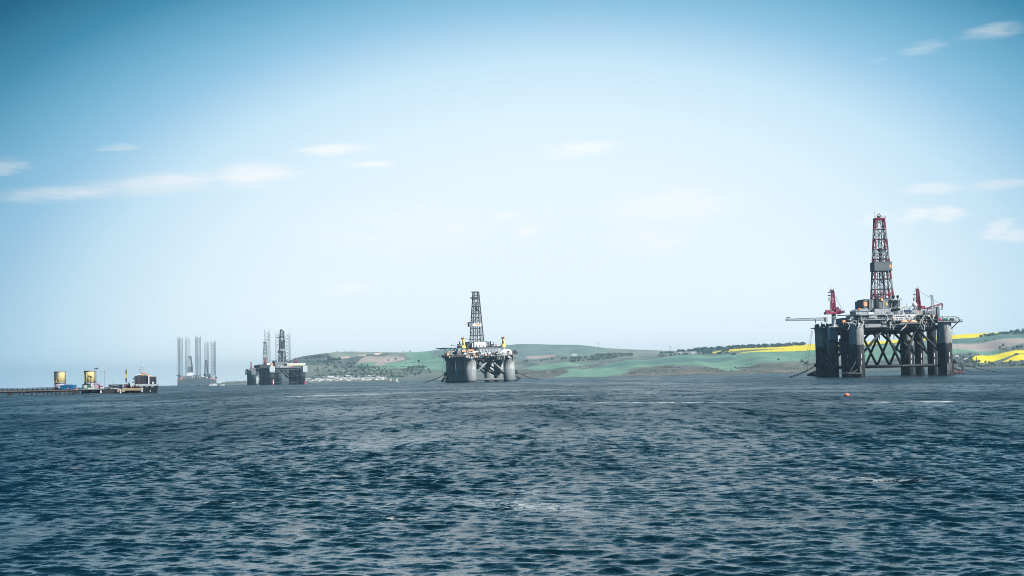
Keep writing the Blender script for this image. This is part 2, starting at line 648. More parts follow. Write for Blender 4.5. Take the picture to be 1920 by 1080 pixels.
    n.l.new(nrm.outputs[0], b.inputs['Normal'])
    b.inputs['IOR'].default_value = 1.33
    b.inputs['Specular IOR Level'].default_value = .5
    b.inputs['Roughness'].default_value = .09
    deep = n.mix(n.remap(patch, .35, .65), (.0015, .008, .012, 1), (.002, .011, .016, 1))
    # foam lines left by the tide
    warp = n.noise(n.mapping(P, scl=(.25, .25, 1)), 1.0, 4, 0.6)
    wv = n.new('ShaderNodeVectorMath', operation='MULTIPLY_ADD')
    n.l.new(warp.outputs['Color'], wv.inputs[0])
    wv.inputs[1].default_value = (5, 5, 0)
    wv.inputs[2].default_value = (-2.5, -2.5, 0)
    PW = n.vadd(P, wv.outputs[0])
    foam = None
    foam2 = None
    for (x0, y0, x1, y1, th, st, far) in [(845, 932, 1160, 968, 1.5, .62, 0), (930, 912, 1075, 938, 1.2, .5, 0),
                                          (575, 741.5, 665, 742, 26, 1.0, 1), (940, 755.5, 1520, 754.5, 4, .7, 1),
                                          (1500, 754.5, 1960, 752.5, 3.2, 1.0, 1), (950, 743, 1115, 741.5, 9, .85, 1),
                                          (700, 750, 960, 748, 7, .5, 1), (1440, 893, 1760, 902, 2.2, .45, 0),
                                          (480, 738, 900, 737, 22, .35, 1), (830, 735, 1000, 730, 40, .5, 1),
                                          (1528, 706.6, 1628, 704.4, 9, .75, 1), (1690, 703.6, 1800, 701.2, 9, .75, 1),
                                          (836, 717.4, 900, 716, 16, .7, 1), (940, 715.2, 972, 714.5, 16, .7, 1)]:
        A, B = on_sea(x0, y0), on_sea(x1, y1)
        c = (A + B) / 2
        d = B - A
        src = P if far else PW
        mm = n.length(n.mapping(src, (c.x, c.y, 0), (0, 0, math.atan2(d.y, d.x)), (d.length / 2 * 1.05, th, 50), 'TEXTURE'))
        v = n.remap(mm, 1.05, .2, 0, st)
        if far:
            foam2 = v if foam2 is None else n.math('MAXIMUM', foam2, v)
        else:
            foam = v if foam is None else n.math('MAXIMUM', foam, v)
    br = n.noise(n.mapping(P, scl=(2.2, 3.0, 1)), 1.0, 7, 0.75, .8).outputs[0]
    br2 = n.noise(n.mapping(P, scl=(.32, .12, 1)), 1.0, 5, 0.7, .3).outputs[0]
    fm = n.math('MULTIPLY', foam, n.remap(br, .48, .60), clamp=True)
    fm = n.math('MAXIMUM', fm, n.math('MULTIPLY', foam2, n.remap(br2, .44, .62)), clamp=True)
    # scattered small whitecaps
    wc1 = n.noise(n.mapping(P, (40, 9, 0), scl=(.16, .16, 1)), 1.0, 2, 0.5).outputs[0]
    wc2 = n.noise(n.mapping(P, (4, 90, 0), scl=(.9, 2.2, 1)), 1.0, 5, 0.7).outputs[0]
    wc = n.math('MULTIPLY', n.remap(wc1, .62, .72), n.remap(wc2, .56, .66))
    fm = n.math('MAXIMUM', fm, n.math('MULTIPLY', wc, .8))
    cc = n.mix(fm, deep, (.72, .76, .78, 1))
    n.inp(b, 'Base Color', cc)
    rg_ = n.math('SQRT', n.math('MULTIPLY', n.math('MULTIPLY', lost, .75), n.remap(pm, .38, .62, .35, 1.1)))
    n.inp(b, 'Roughness', n.math('MAXIMUM', n.math('MAXIMUM', .07, rg_), n.math('MULTIPLY', fm, .7)))
    me.materials.append(m)
    o = bpy.data.objects.new('sea', me)
    col.objects.link(o)
    o['kind'] = 'structure'


build_water()

# ------------------------------------------------------------------ land
SKYLINE = [(395, 722), (420, 719.3), (455, 718), (480, 715), (500, 708), (520, 694), (540, 677), (556, 671), (573, 667),
           (615, 661.7), (634, 660), (659, 659), (696, 660), (751, 660.8), (784, 660), (806, 658), (834, 653.5),
           (880, 650), (949, 647), (975, 645), (994, 644.8), (1030, 646), (1085, 646.7), (1108, 649), (1140, 653),
           (1179, 655), (1226, 656.6), (1257, 658), (1290, 657), (1330, 655), (1375, 652), (1440, 649), (1500, 646.5),
           (1530, 645), (1622, 641), (1690, 637), (1740, 632.5), (1789, 628), (1820, 626), (1856, 624), (1885, 622.5),
           (1920, 620), (2000, 616), (2150, 615)]
SHORE_D = [(395, 5200), (600, 4900), (900, 4600), (1200, 4000), (1500, 3700), (1900, 3500), (2150, 3500)]
RIDGE_D = [(395, 5500), (520, 6300), (700, 7000), (1000, 7600), (1110, 7400), (1300, 6400), (1530, 5600), (1920, 5200), (2150, 5200)]


def photo_az(px):
    return math.degrees(math.atan(ray(px, 690)[0]))


SKY_AZ = np.array([math.degrees(math.atan(ray(*q)[0])) for q in SKYLINE])
SKY_E = np.array([ray(*q)[1] / 1.0 for q in SKYLINE])


def land_d(az):
    sd = np.interp(az, [photo_az(p) for p, _ in SHORE_D], [d for _, d in SHORE_D])
    rd = np.interp(az, [photo_az(p) for p, _ in RIDGE_D], [d for _, d in RIDGE_D])
    return sd, rd


def land_at(px, py):
    """ground point seen at a photograph point: (world position)"""
    a, e = ray(px, py)
    az = math.degrees(math.atan(a))
    sd, rd = land_d(az)
    e0 = -CAMH / sd
    e1 = float(np.interp(az, SKY_AZ, SKY_E))
    t = (e - e0) / max(1e-6, e1 - e0)
    t = min(max(t, 0.0), 1.0)
    d = sd + (rd - sd) * t
    return Vector((a * d, d, CAMH + d * (e0 + (e1 - e0) * t)))


FIELDS = [  # (material, polygon in the photograph), later wins
    ('pasture', [(556, 671), (634, 659), (700, 659), (770, 660), (740, 668), (684, 668), (600, 676)]),
    ('moor', [(540, 670), (610, 661), (634, 676), (655, 672), (690, 664), (735, 662), (706, 676), (640, 684), (560, 690)]),
    ('crop', [(755, 662), (806, 655), (834, 650), (834, 694), (745, 690), (700, 690), (745, 680), (770, 672)]),
    ('dome', [(800, 650), (850, 645), (1000, 640), (1108, 645), (1142, 652), (1122, 664), (1040, 670), (834, 676), (812, 664)]),
    ('plough', [(668, 681), (684, 669), (756, 668), (760, 672), (735, 681), (716, 687), (700, 687), (708, 681)]),
    ('earth', [(640, 668.5), (655, 667), (654, 671), (641, 671)]),
    ('earth', [(672, 666), (688, 665), (687, 667.5), (672, 668)]),
    ('earth', [(703, 662), (718, 661), (710, 666), (700, 666)]),
    ('crop', [(665, 682), (712, 680.5), (697, 687), (664, 686)]),
    ('crop', [(700, 689), (760, 688), (834, 680), (834, 686), (760, 692), (680, 694)]),
    ('plough', [(985, 667.5), (1042, 667), (1042, 671), (990, 672.5)]),
    ('pasture', [(1140, 653), (1226, 656), (1300, 658), (1300, 663), (1180, 668), (1122, 664)]),
    ('crop', [(975, 694.5), (1010, 684), (1120, 677), (1092, 684), (1058, 690.5), (1010, 695)]),
    ('crop', [(1078, 691), (1150, 679), (1260, 668), (1310, 664.5), (1380, 664), (1520, 655), (1800, 640), (1800, 660),
              (1535, 668), (1450, 685), (1400, 688), (1376, 693), (1350, 690), (1330, 688), (1250, 685), (1215, 687), (1180, 694),
              (1160, 702), (1130, 707), (1040, 708), (1055, 696)]),
    ('deepcrop', [(1130, 684), (1260, 672), (1370, 668), (1380, 672), (1300, 679), (1190, 686), (1110, 690)]),
    ('rape', [(1332, 660), (1345, 658), (1366, 655), (1450, 651), (1510, 644), (1622, 640), (1700, 636), (1740, 630),
              (1789, 625), (1856, 621), (1890, 619), (1890, 623), (1860, 627), (1840, 631), (1789, 634.5), (1740, 638.5),
              (1680, 643), (1622, 647), (1530, 656), (1460, 659.5), (1400, 662.3), (1380, 663.2), (1400, 660.8), (1460, 655),
              (1470, 653.5), (1370, 658.6), (1335, 661)]),
    ('deepcrop', [(1789, 635), (1840, 631.5), (1990, 624), (1990, 632), (1920, 635.5), (1850, 639), (1789, 642)]),
    ('plough', [(1740, 645), (1789, 642.5), (1850, 639.5), (1990, 632), (1990, 643), (1920, 646.5), (1895, 651), (1865, 653), (1740, 655)]),
    ('crop', [(1600, 655), (1789, 654), (1876, 653), (1870, 660), (1838, 663), (1830, 659), (1789, 665), (1600, 678)]),
    ('rape', [(1821, 672), (1826, 666), (1870, 661), (1990, 652), (1990, 662), (1910, 664.5), (1898, 667.5), (1865, 673.5),
              (1845, 679), (1828, 678)]),
    ('rape', [(1878, 676.5), (1902, 669), (1914, 666), (1990, 664), (1990, 675), (1905, 677)]),
    ('shore', [(940, 693), (985, 691), (1010, 695.5), (1058, 693.5), (1066, 700), (1040, 706), (1000, 712), (940, 712)]),
    ('shore', [(1165, 703), (1191, 695.6), (1226, 685.5), (1262, 685), (1258, 692), (1302, 690.5), (1326, 687.5), (1350, 690),
               (1366, 694), (1380, 692.5), (1395, 687), (1420, 684), (1496, 684), (1535, 679), (1535, 703), (1240, 706)]),
    ('shore', [(1058, 692), (1120, 683.5), (1150, 677.5), (1260, 667.3), (1260, 668.6), (1150, 680), (1120, 686), (1064, 694.5)]),
    ('moor', [(1789, 664), (1832, 659), (1838, 664), (1826, 668), (1820, 674), (1828, 679), (1845, 680), (1880, 677.5), (1990, 677),
              (1990, 700), (1535, 705), (1535, 690), (1600, 680)]),
]
LANDC = {'rough': (.16, .19, .155), 'pasture': (.20, .25, .205), 'moor': (.11, .135, .12), 'crop': (.15, .28, .19),
         'dome': (.155, .23, .20), 'plough': (.35, .31, .27), 'earth': (.54, .44, .36), 'deepcrop': (.10, .19, .155),
         'rape': (.95, .76, .004), 'shore': (.20, .185, .15), 'foreshore': (.055, .06, .055)}


def land_mat(name, c):
    m = bpy.data.materials.new('land_' + name)
    m.use_nodes = True
    n = NT(m.node_tree)
    b = n.n['Principled BSDF']
    b.inputs['Roughness'].default_value = .9
    b.inputs['Specular IOR Level'].default_value = .1
    geo = n.new('ShaderNodeNewGeometry')
    P = geo.outputs['Position']
    n1 = n.noise(n.mapping(P, scl=(.012, .004, .02)), 1.0, 5, 0.6).outputs[0]
    n2 = n.noise(n.mapping(P, scl=(.07, .03, .1)), 1.0, 4, 0.65).outputs[0]
    q = (c[0], c[1], c[2], 1)
    amt = {'rape': .34, 'rough': .8, 'moor': .8, 'shore': .9}.get(name, .45)
    dk = (c[0] * .5, c[1] * .55, c[2] * .55, 1) if name != 'rape' else (.66, .60, .03, 1)
    lt = (min(1, c[0] * 1.35), min(1, c[1] * 1.25), min(1, c[2] * 1.3), 1)
    cc = n.mix(n.remap(n1, .35, .65, 0, amt), lt if name != 'rape' else q, dk)
    cc = n.mix(n.remap(n2, .4, .7, 0, amt * .8), cc, q)
    if name in ('shore',):
        cc = n.mix(n.remap(n2, .43, .55, 0, .85), cc, (.075, .09, .065, 1))
    n.inp(b, 'Base Color', cc)
    return m


def build_land():
    az = np.arange(photo_az(395), photo_az(2150), 0.036)
    nA = len(az)
    ts = np.linspace(0, 1, 84) ** 1.0
    a = np.tan(np.radians(az))
    sd, rd = land_d(az)
    e1 = np.interp(az, SKY_AZ, SKY_E)
    e0 = -CAMH / sd
    rs = np.random.RandomState(3)
    rows = []
    # foot of the shore under the water
    rows.append(np.stack([a * (sd - 40), sd - 40, np.full(nA, -4.0)], 1))
    und = np.zeros((len(ts), nA))
    for i in range(16):
        L, ka = rs.uniform(1.2, 6), rs.uniform(.1, 1.0)
        und += rs.uniform(.4, 1.2) * np.sin(az[None, :] * 6.28 / L + ts[:, None] * 6.28 / ka * .4 + rs.uniform(0, 6.28))
    for k, t in enumerate(ts):
        d = sd + (rd - sd) * t
        e = e0 + (e1 - e0) * t
        zz = CAMH + d * e + und[k] * 2.0 * math.sin(math.pi * t)
        rows.append(np.stack([a * d, d, zz], 1))
    for back, drop in ((250, 4), (800, 30), (1800, 90), (2600, 190)):
        d = rd + back
        zz = np.maximum(CAMH + rd * e1 - drop, -4.0)
        rows.append(np.stack([a * d, d, zz], 1))
    V = np.concatenate(rows)
    nR = len(rows)
    # classify faces by the field polygons
    cls = np.zeros((nR - 1, nA - 1), int)
    names = ['rough'] + list(dict.fromkeys(k for k, _ in FIELDS))
    tc = (ts[:-1] + ts[1:]) / 2
    azc = (az[:-1] + az[1:]) / 2
    ac = np.tan(np.radians(azc))
    e1c = np.interp(azc, SKY_AZ, SKY_E)
    sdc, _ = land_d(azc)
    e0c = -CAMH / sdc
    E = e0c[None, :] + (e1c - e0c)[None, :] * tc[:, None]
    A = np.broadcast_to(ac[None, :], E.shape)
    # into photograph coordinates
    fy, fz = math.cos(PITCH), math.sin(PITCH)
    dep = fy + E * fz
    x2 = A / dep
    y2 = (-fz + E * fy) / dep
    c_, s_ = math.cos(ROLL), math.sin(ROLL)
    px = IW / 2 + FOC * (c_ * x2 - s_ * y2)
    py = IH / 2 - FOC * (s_ * x2 + c_ * y2)
    jit = 0.5 * np.sin(px * .9) * np.sin(px * .23 + 1)
    for kname, poly in FIELDS:
        ins = np.zeros(px.shape, bool)
        ppx, ppy = px, py + jit * .5
        for i in range(len(poly)):
            x1, y1 = poly[i]
            x3, y3 = poly[(i + 1) % len(poly)]
            if y1 == y3:
                continue
            cond = ((y1 > ppy) != (y3 > ppy)) & (ppx < (x3 - x1) * (ppy - y1) / (y3 - y1) + x1)
            ins ^= cond
        cls[1:len(ts)][ins] = names.index(kname)
    # rocky foreshore
    names.append('foreshore')
    cls[0, :] = names.index('foreshore')
    cls[1, :] = names.index('foreshore')
    cls[len(ts):, :] = cls[len(ts) - 1, :][None, :]
    for ci, kname in enumerate(names):
        rr_, cc_ = np.nonzero(cls == ci)
        if len(rr_) == 0:
            continue
        i0 = rr_ * nA + cc_
        q = np.stack([i0, i0 + 1, i0 + nA + 1, i0 + nA], 1)
        used, inv = np.unique(q, return_inverse=True)
        nm = {'rough': 'hillside', 'moor': 'moorland', 'shore': 'shore_bank', 'rape': 'rapeseed_field', 'foreshore': 'rocky_foreshore',
              'plough': 'ploughed_field', 'earth': 'bare_earth'}.get(kname, 'green_field')
        me = bpy.data.meshes.new(nm)
        me.from_pydata(V[used].tolist(), [], inv.reshape(-1, 4).tolist())
        me.polygons.foreach_set('use_smooth', [True] * len(me.polygons))
        me.materials.append(land_mat(kname, LANDC[kname]))
        me.update()
        o = bpy.data.objects.new(nm, me)
        col.objects.link(o)
        o['kind'] = 'structure'


build_land()

# ------------------------------------------------------------------ trees
def leaf_mat(name, c):
    m = bpy.data.materials.new(name)
    m.use_nodes = True
    n = NT(m.node_tree)
    b = n.n['Principled BSDF']
    b.inputs['Roughness'].default_value = .8
    b.inputs['Specular IOR Level'].default_value = .15
    oi = n.new('ShaderNodeObjectInfo')
    tc = n.new('ShaderNodeTexCoord')
    nz = n.noise(tc.outputs['Object'], .22, 3)
    cc = n.mix(n.remap(nz.outputs[0], .35, .65), (c[0] * .6, c[1] * .62, c[2] * .6, 1), (c[0] * 1.4, c[1] * 1.35, c[2] * 1.2, 1))
    cc = n.mix(n.math('MULTIPLY', oi.outputs['Random'], .5), cc, (c[0] * 1.3, c[1] * 1.5, c[2] * .9, 1))
    n.inp(b, 'Base Color', cc)
    return m


LEAF = [leaf_mat('leaf_green', (.09, .125, .085)), leaf_mat('leaf_dark', (.05, .08, .065)), leaf_mat('leaf_pale', (.17, .20, .15))]
GORSE = leaf_mat('gorse_scrub', (.13, .115, .08))
BARK = mk('bark', (.10, .08, .065), .9, .4, 1.0)


def crown(mb, c, rx, rz, n, r, rg):
    """leaf clumps spread through a lobed volume"""
    lobes = [(c[0] + rg.uniform(-.45, .45) * rx, c[1] + rg.uniform(-.45, .45) * rx, c[2] + rg.uniform(-.5, .5) * rz,
              rg.uniform(.45, .75)) for _ in range(6)]
    for i in range(n):
        lx, ly, lz, lr = lobes[i % 6]
        d = Vector((rg.gauss(0, 1), rg.gauss(0, 1), rg.gauss(0, 1))).normalized()
        q = rg.uniform(.5, 1.0)
        p = Vector((lx + d.x * rx * lr * q, ly + d.y * rx * lr * q, lz + d.z * rz * lr * q))
        t1 = Vector((rg.gauss(0, 1), rg.gauss(0, 1), rg.gauss(0, 1))).normalized()
        nn = (d + t1 * .7).normalized()
        a = nn.cross(t1).normalized() * (r * rg.uniform(.6, 1.3))
        b = nn.cross(a).normalized() * (r * rg.uniform(.6, 1.3))
        mb._add([p - a - b, p + a - b * .6, p + a * .8 + b, p - a * .7 + b * .9], [(0, 1, 2, 3)])


TREE_MESH = []
for k in range(6):
    rg = random.Random(50 + k)
    c_ = MB()
    conif = k == 5
    if conif:
        for j in range(60):
            t = rg.random()
            rad = 2.8 * (1 - t) + .25
            a_ = rg.uniform(0, 6.28)
            p = Vector((rad * math.cos(a_) * rg.uniform(.5, 1), rad * math.sin(a_) * rg.uniform(.5, 1), 2 + t * 11))
            u_ = Vector((math.cos(a_), math.sin(a_), -.5)) * 1.0
            w_ = Vector((-math.sin(a_), math.cos(a_), .1)) * .9
            c_._add([p - u_ - w_, p + u_ - w_, p + u_ + w_, p - u_ + w_], [(0, 1, 2, 3)])
    else:
        crown(c_, (0, 0, 6.3), rg.uniform(3.6, 5.2), rg.uniform(3.0, 4.2), 130, .85, rg)
    t_ = MB().cyl((0, 0, -1), (rg.uniform(-.3, .3), 0, 5.2), .38, .2, 6)
    for j in range(3):
        t_.cyl((0, 0, 2.6 + .7 * j), (rg.uniform(-2.2, 2.2), rg.uniform(-2.2, 2.2), 5.5 + .8 * j), .16, .06, 5)
    TREE_MESH.append((c_.mesh('crown', LEAF[[0, 1, 2, 0, 1, 1][k]]), t_.mesh('trunk', BARK)))


def tree(px, py, s, k, label, group):
    p = land_at(px, py)
    o = bpy.data.objects.new('conifer_tree' if k == 5 else 'tree', None)
    col.objects.link(o)
    o.location = p
    o.rotation_euler = (0, 0, rng.uniform(0, 6.28))
    o.scale = (s * rng.uniform(.9, 1.2), s * rng.uniform(.9, 1.2), s)
    tag(o, label, 'tree', group)
    inst('crown', TREE_MESH[k][0], o)
    inst('trunk', TREE_MESH[k][1], o)
    return o


def scatter_poly(poly, n, rg):
    xs = [q[0] for q in poly]
    ys = [q[1] for q in poly]
    out = []
    while len(out) < n:
        x, y = rg.uniform(min(xs), max(xs)), rg.uniform(min(ys), max(ys))
        c = False
        for i in range(len(poly)):
            x1, y1 = poly[i]
            x3, y3 = poly[(i + 1) % len(poly)]
            if (y1 > y) != (y3 > y) and x < (x3 - x1) * (y - y1) / (y3 - y1) + x1:
                c = not c
        if c:
            out.append((x, y))
    return out


rt = random.Random(21)
GROVES = [([(590, 698), (640, 690), (720, 690), (790, 688), (815, 694), (800, 708), (700, 711), (590, 711)], 74, 1.15,
           ('left in the grove above the white village', 'midway along the grove above the white village', 'right in the grove, towards the middle rig'), 'trees above the white village'),
          ([(585, 690), (590, 674), (650, 684), (700, 680), (690, 690), (600, 700)], 22, .95,
           ('on the left hill slope nearest the left rig', 'on the middle of the left hill slope', 'on the left hill slope by the ploughed field'), 'trees on the left slope'),
          ([(985, 680), (1060, 678), (1064, 672), (1010, 676), (970, 684)], 12, 1.0,
           ('in the hedge just right of the middle rig', 'in the hedge under the pink strip of earth', 'in the hedge by the pair of farmhouses'), 'hedgerow trees by the middle fields'),
          ([(1790, 686), (1795, 668), (1822, 667), (1832, 682), (1920, 683), (1920, 687), (1800, 689)], 40, .95,
           ('by the water close right of the big rig', 'by the water under the lower yellow field', 'by the water at the far right edge'), 'waterside trees at right'),
          ([(1868, 656), (1880, 655), (1890, 657), (1920, 652), (1920, 655), (1880, 660)], 9, .9,
           ('above the left part of the lower yellow field', 'above the middle of the lower yellow field', 'above the lower yellow field at the right edge'), 'hedgerow trees above lower yellow field')]
for poly, cnt, s, lab, grp in GROVES:
    for (x, y) in sorted(scatter_poly(poly, cnt, rt), key=lambda q: q[1]):
        k = rt.choice([0, 1, 2, 3, 4, 0, 3, 5])
        xs = [q[0] for q in poly]
        third = min(2, int(3 * (x - min(xs)) / (max(xs) - min(xs) + 1e-6)))
        look = ('rounded green', 'dark rounded', 'pale bushy', 'broad green', 'dark spreading', 'dark pointed conifer')[k]
        sz = rt.uniform(.75, 1.35)
        big = 'large ' if sz > 1.1 else 'small ' if sz < .9 else ''
        l2 = big + look + (' ' if k == 5 else ' tree ') + lab[third]
        tree(x, y, s * sz, k, l2.replace('  ', ' '), grp)
SINGLES = [(785, 681, 1.5, 1, 'lone rounded tree on the pale green slope left of the middle rig'),
           (742, 677, 1.5, 2, 'wide pale tree at the right tip of the ploughed field'),
           (728, 678, 1.0, 0, 'small tree at the lower edge of the ploughed field'),
           (823, 671, 1.1, 0, 'small tree high on the slope just left of the middle rig'),
           (813, 673, .9, 1, 'dark shrubby tree below the skyline left of the middle rig'),
           (769, 661, 1.0, 1, 'skyline tree at the saddle of the left hill'),
           (756, 661, .7, 0, 'tiny skyline tree left of the saddle'),
           (647, 660, .8, 5, 'tiny pointed tree alone on the left hilltop'),
           (633, 661, .7, 0, 'tiny round tree alone on the left hilltop'),
           (1881, 652, 1.3, 1, 'tall dark tree standing above the ploughed pink field edge'),
           (1907, 668, 1.0, 2, 'pale bare tree in the notch between the two yellow fields'),
           (1903, 668.5, .9, 2, 'smaller pale bare tree beside the notch of the yellow fields'),
           (1918, 622, 1.1, 1, 'tall skyline tree at the far right edge'),
           (1460, 678.5, 1.1, 1, 'dark bush tree on the green field above the brown shore bank'),
           (1505, 683, 1.5, 0, 'bushy tree by the shore just left of the right rig'),
           (1512, 686, 1.3, 1, 'darker bushy tree by the shore beside the right rig'),
           (1236, 668, .9, 1, 'small dark tree left of the copse in the middle distance')]
for (x, y, s, k, lab) in SINGLES:
    tree(x, y, s, k, lab, None)


def wood(name, lines, n, s, mat, seed):
    """far wood that reads as one mass"""
    rg = random.Random(seed)
    mb = MB()
    for i in range(n):
        pl = lines[i % len(lines)]
        t = rg.random() * (len(pl) - 1)
        k = min(int(t), len(pl) - 2)
        f = t - k
        x = pl[k][0] + (pl[k + 1][0] - pl[k][0]) * f
        y = pl[k][1] + (pl[k + 1][1] - pl[k][1]) * f
        p = land_at(x, y)
        h = s * rg.uniform(.7, 1.3)
        crown(mb, (p.x, p.y, p.z + 4.6 * h), 4.4 * h, 4.2 * h, 34, 1.5 * h, rg)
    mb.build(name, mat, kind='stuff')


wood('hillside_wood', [[(600, 700), (690, 696), (780, 694)], [(590, 706), (690, 703), (800, 702)], [(640, 690), (720, 690), (800, 690)], [(585, 711), (700, 709), (760, 708)]], 330, .85, LEAF[0], 15)
wood('ridge_wood', [[(1272, 660), (1320, 657), (1372, 655), (1450, 651), (1508, 647)], [(1300, 656), (1375, 652), (1440, 649), (1512, 646)]], 420, 1.1, LEAF[1], 1)
wood('copse', [[(1308, 664), (1334, 663.5)], [(1308, 661), (1334, 660)]], 34, 1.15, LEAF[1], 2)
wood('copse', [[(1346, 664), (1366, 663)], [(1352, 661), (1366, 659)]], 26, 1.0, LEAF[1], 3)
wood('copse', [[(1367, 666), (1379, 665.5)]], 8, .9, LEAF[0], 4)
wood('shelter_belt', [[(1068, 679), (1120, 675), (1186, 669)], [(1070, 674), (1120, 671), (1180, 667)], [(1118, 667), (1186, 666)]], 260, 1.15, LEAF[0], 5)
wood('shelter_belt', [[(1234, 669), (1262, 667), (1300, 664.5)], [(1238, 664), (1262, 662)]], 50, 1.1, LEAF[0], 6)
wood('hilltop_wood', [[(572, 674), (600, 670), (638, 674)], [(615, 676), (640, 675)], [(575, 680), (620, 680), (665, 684)]], 90, 1.0, LEAF[1], 7)
wood('skyline_wood', [[(1838, 632), (1870, 629), (1926, 625)], [(1868, 628), (1930, 621)]], 90, 1.05, LEAF[1], 8)
wood('hedge', [[(985, 684), (1010, 683)], [(660, 687), (700, 688)], [(1790, 642), (1850, 639), (1925, 635)]], 46, .45, LEAF[1], 9)
wood('hedge', [[(1080, 689), (1120, 683), (1150, 677)], [(1000, 697), (1058, 692)]], 60, .45, LEAF[2], 10)
wood('hedge', [[(760, 681), (834, 679)], [(1395, 685), (1440, 681), (1530, 668)]], 60, .4, LEAF[0], 12)
wood('shore_scrub', [[(1180, 701), (1260, 697), (1380, 696), (1530, 692)], [(1380, 692), (1440, 686), (1530, 684)], [(960, 703), (1050, 697)], [(1240, 690), (1330, 690)], [(1190, 698), (1300, 694), (1400, 690), (1500, 688)]], 330, .42, GORSE, 11)
wood('shore_scrub', [[(1790, 689), (1925, 686)], [(1540, 694), (1790, 688)]], 120, .5, LEAF[0], 13)


# ------------------------------------------------------------------ village, masts, small boats
def house_meshes():
    wall = MB().box((0, 0, 2.6), (12, 8, 5.2)).mesh('wall', mk('whitewashed_wall', (.66, .66, .64), .7, .1, .5))
    rb = MB()
    rb._add([(-6.4, -4.4, 5.0), (6.4, -4.4, 5.0), (6.4, 4.4, 5.0), (-6.4, 4.4, 5.0), (-6.2, 0, 8.0), (6.2, 0, 8.0)],
            [(0, 1, 5, 4), (2, 3, 4, 5), (0, 4, 3), (1, 2, 5), (3, 2, 1, 0)])
    slate = mk('slate_roof', (.20, .21, .24), .7, .3, .5)
    pale = mk('pale_roof', (.55, .55, .58), .7, .3, .5)
    return wall, rb.mesh('roof', slate), rb.mesh('roof', pale), MB().box((0, 0, 0), (1.3, .12, 1.3)).mesh('window', M['glass'])


HW, HR1, HR2, HWIN = house_meshes()


def house(px, py, s, k, label, group):
    p = land_at(px, py)
    o = bpy.data.objects.new('house', None)
    col.objects.link(o)
    o.location = p + Vector((0, 0, -.3))
    o.rotation_euler = (0, 0, rng.uniform(-.35, .35) + (1.57 if k % 4 == 0 else 0))
    o.scale = (s, s, s)
    tag(o, label, 'house', group)
    inst('wall', HW, o)
    inst('roof', HR1 if k % 3 == 0 else HR2, o)
    for w in (-3.6, 0, 3.6):
        inst('window', HWIN, o, (w, -4.03, 2.9))


rv = random.Random(5)
hk = 0
for i in range(58):
    x = 566 + (720 - 566) * i / 57 + rv.uniform(-1, 1)
    y = 715.6 - (x - 566) * .0217 + rv.uniform(-2.2, .2)
    house(x, y, rv.uniform(.85, 1.3), i,
          ('slate roofed' if i % 3 == 0 else 'pale roofed') + (' end-on' if i % 4 == 0 else '') + ' white house in the waterfront row, '
          + ('nearest the left rig', 'left of large gabled building', 'right of large gabled building', 'at the end by sailing boats')[min(3, i * 4 // 58)],
          'white waterfront houses')
for i in range(16):
    x = 604 + i * 7.5 + rv.uniform(-2, 2)
    house(x, 709.5 - (x - 604) * .0217 + rv.uniform(-1.5, 1), rv.uniform(.6, .9), i + 1,
          ('slate roofed' if (i + 1) % 3 == 0 else 'pale roofed') + (' end-on' if (i + 1) % 4 == 0 else '') + ' white house just behind the waterfront row, '
          + ('left part', 'middle part', 'right part')[min(2, i * 3 // 16)], 'white houses of the second row')
for (x, y, s, lab) in [(621, 711.5, 1.7, 'large white gabled building rising above the waterfront row'),
                       (651, 708.5, 1.35, 'long pale building behind the middle of the waterfront row'),
                       (1075, 667, 1.2, 'white farmhouse among trees right of the middle rig, left one'),
                       (1079, 667.3, 1.1, 'white farmhouse among trees right of the middle rig, right one'),
                       (1276, 663.5, 1.2, 'pale farm building left of the dark copse on the ridge'),
                       (1300, 664, 1.3, 'pale barn directly beside the dark square copse'),
                       (1811, 676, .8, 'tiny white cottage in the trees below the lower yellow field, left one'),
                       (1815, 675.5, .8, 'tiny white cottage in the trees below the lower yellow field, right one'),
                       (1794, 670, .8, 'tiny white cottage in the trees close behind the right rig')]:
    house(x, y, s, 1, lab, None)
for i in range(22):
    x = 408 + i * 2.7 + rv.uniform(-1, 1)
    house(x, 720 - (x - 408) * .0217 + rv.uniform(-2.5, .0), rv.uniform(.6, 1.0), i,
          ('slate roofed' if i % 3 == 0 else 'pale roofed') + (' end-on' if i % 4 == 0 else '') + ' small house of the far town, '
          + ('nearest the far leg towers', 'midway between leg towers and left rigs', 'nearest the left rigs')[min(2, i * 3 // 22)], 'far town houses')
wood('town_trees', [[(415, 719), (466, 717)], [(418, 716), (464, 714)]], 40, .75, LEAF[0], 14)


def pylon(px, py, label):
    p = land_at(px, py)
    o = bpy.data.objects.new('pylon', None)
    col.objects.link(o)
    o.location = p
    tag(o, label, 'pylon')
    MB().lattice((0, 0, -1), (0, 0, 24), 4.5, 1.0, 7, .22, .35).build('tower', M['galv'], o)
    for z in (17, 20.5):
        MB().lattice((-5, 0, z), (5, 0, z), .8, .8, 6, .15, .25).build('cross_arm', M['galv'], o)


pylon(1122, 650.5, 'small grey pylon on the skyline right of the green dome hill')
pylon(1257, 658, 'small grey pylon on the skyline left of the ridge wood')


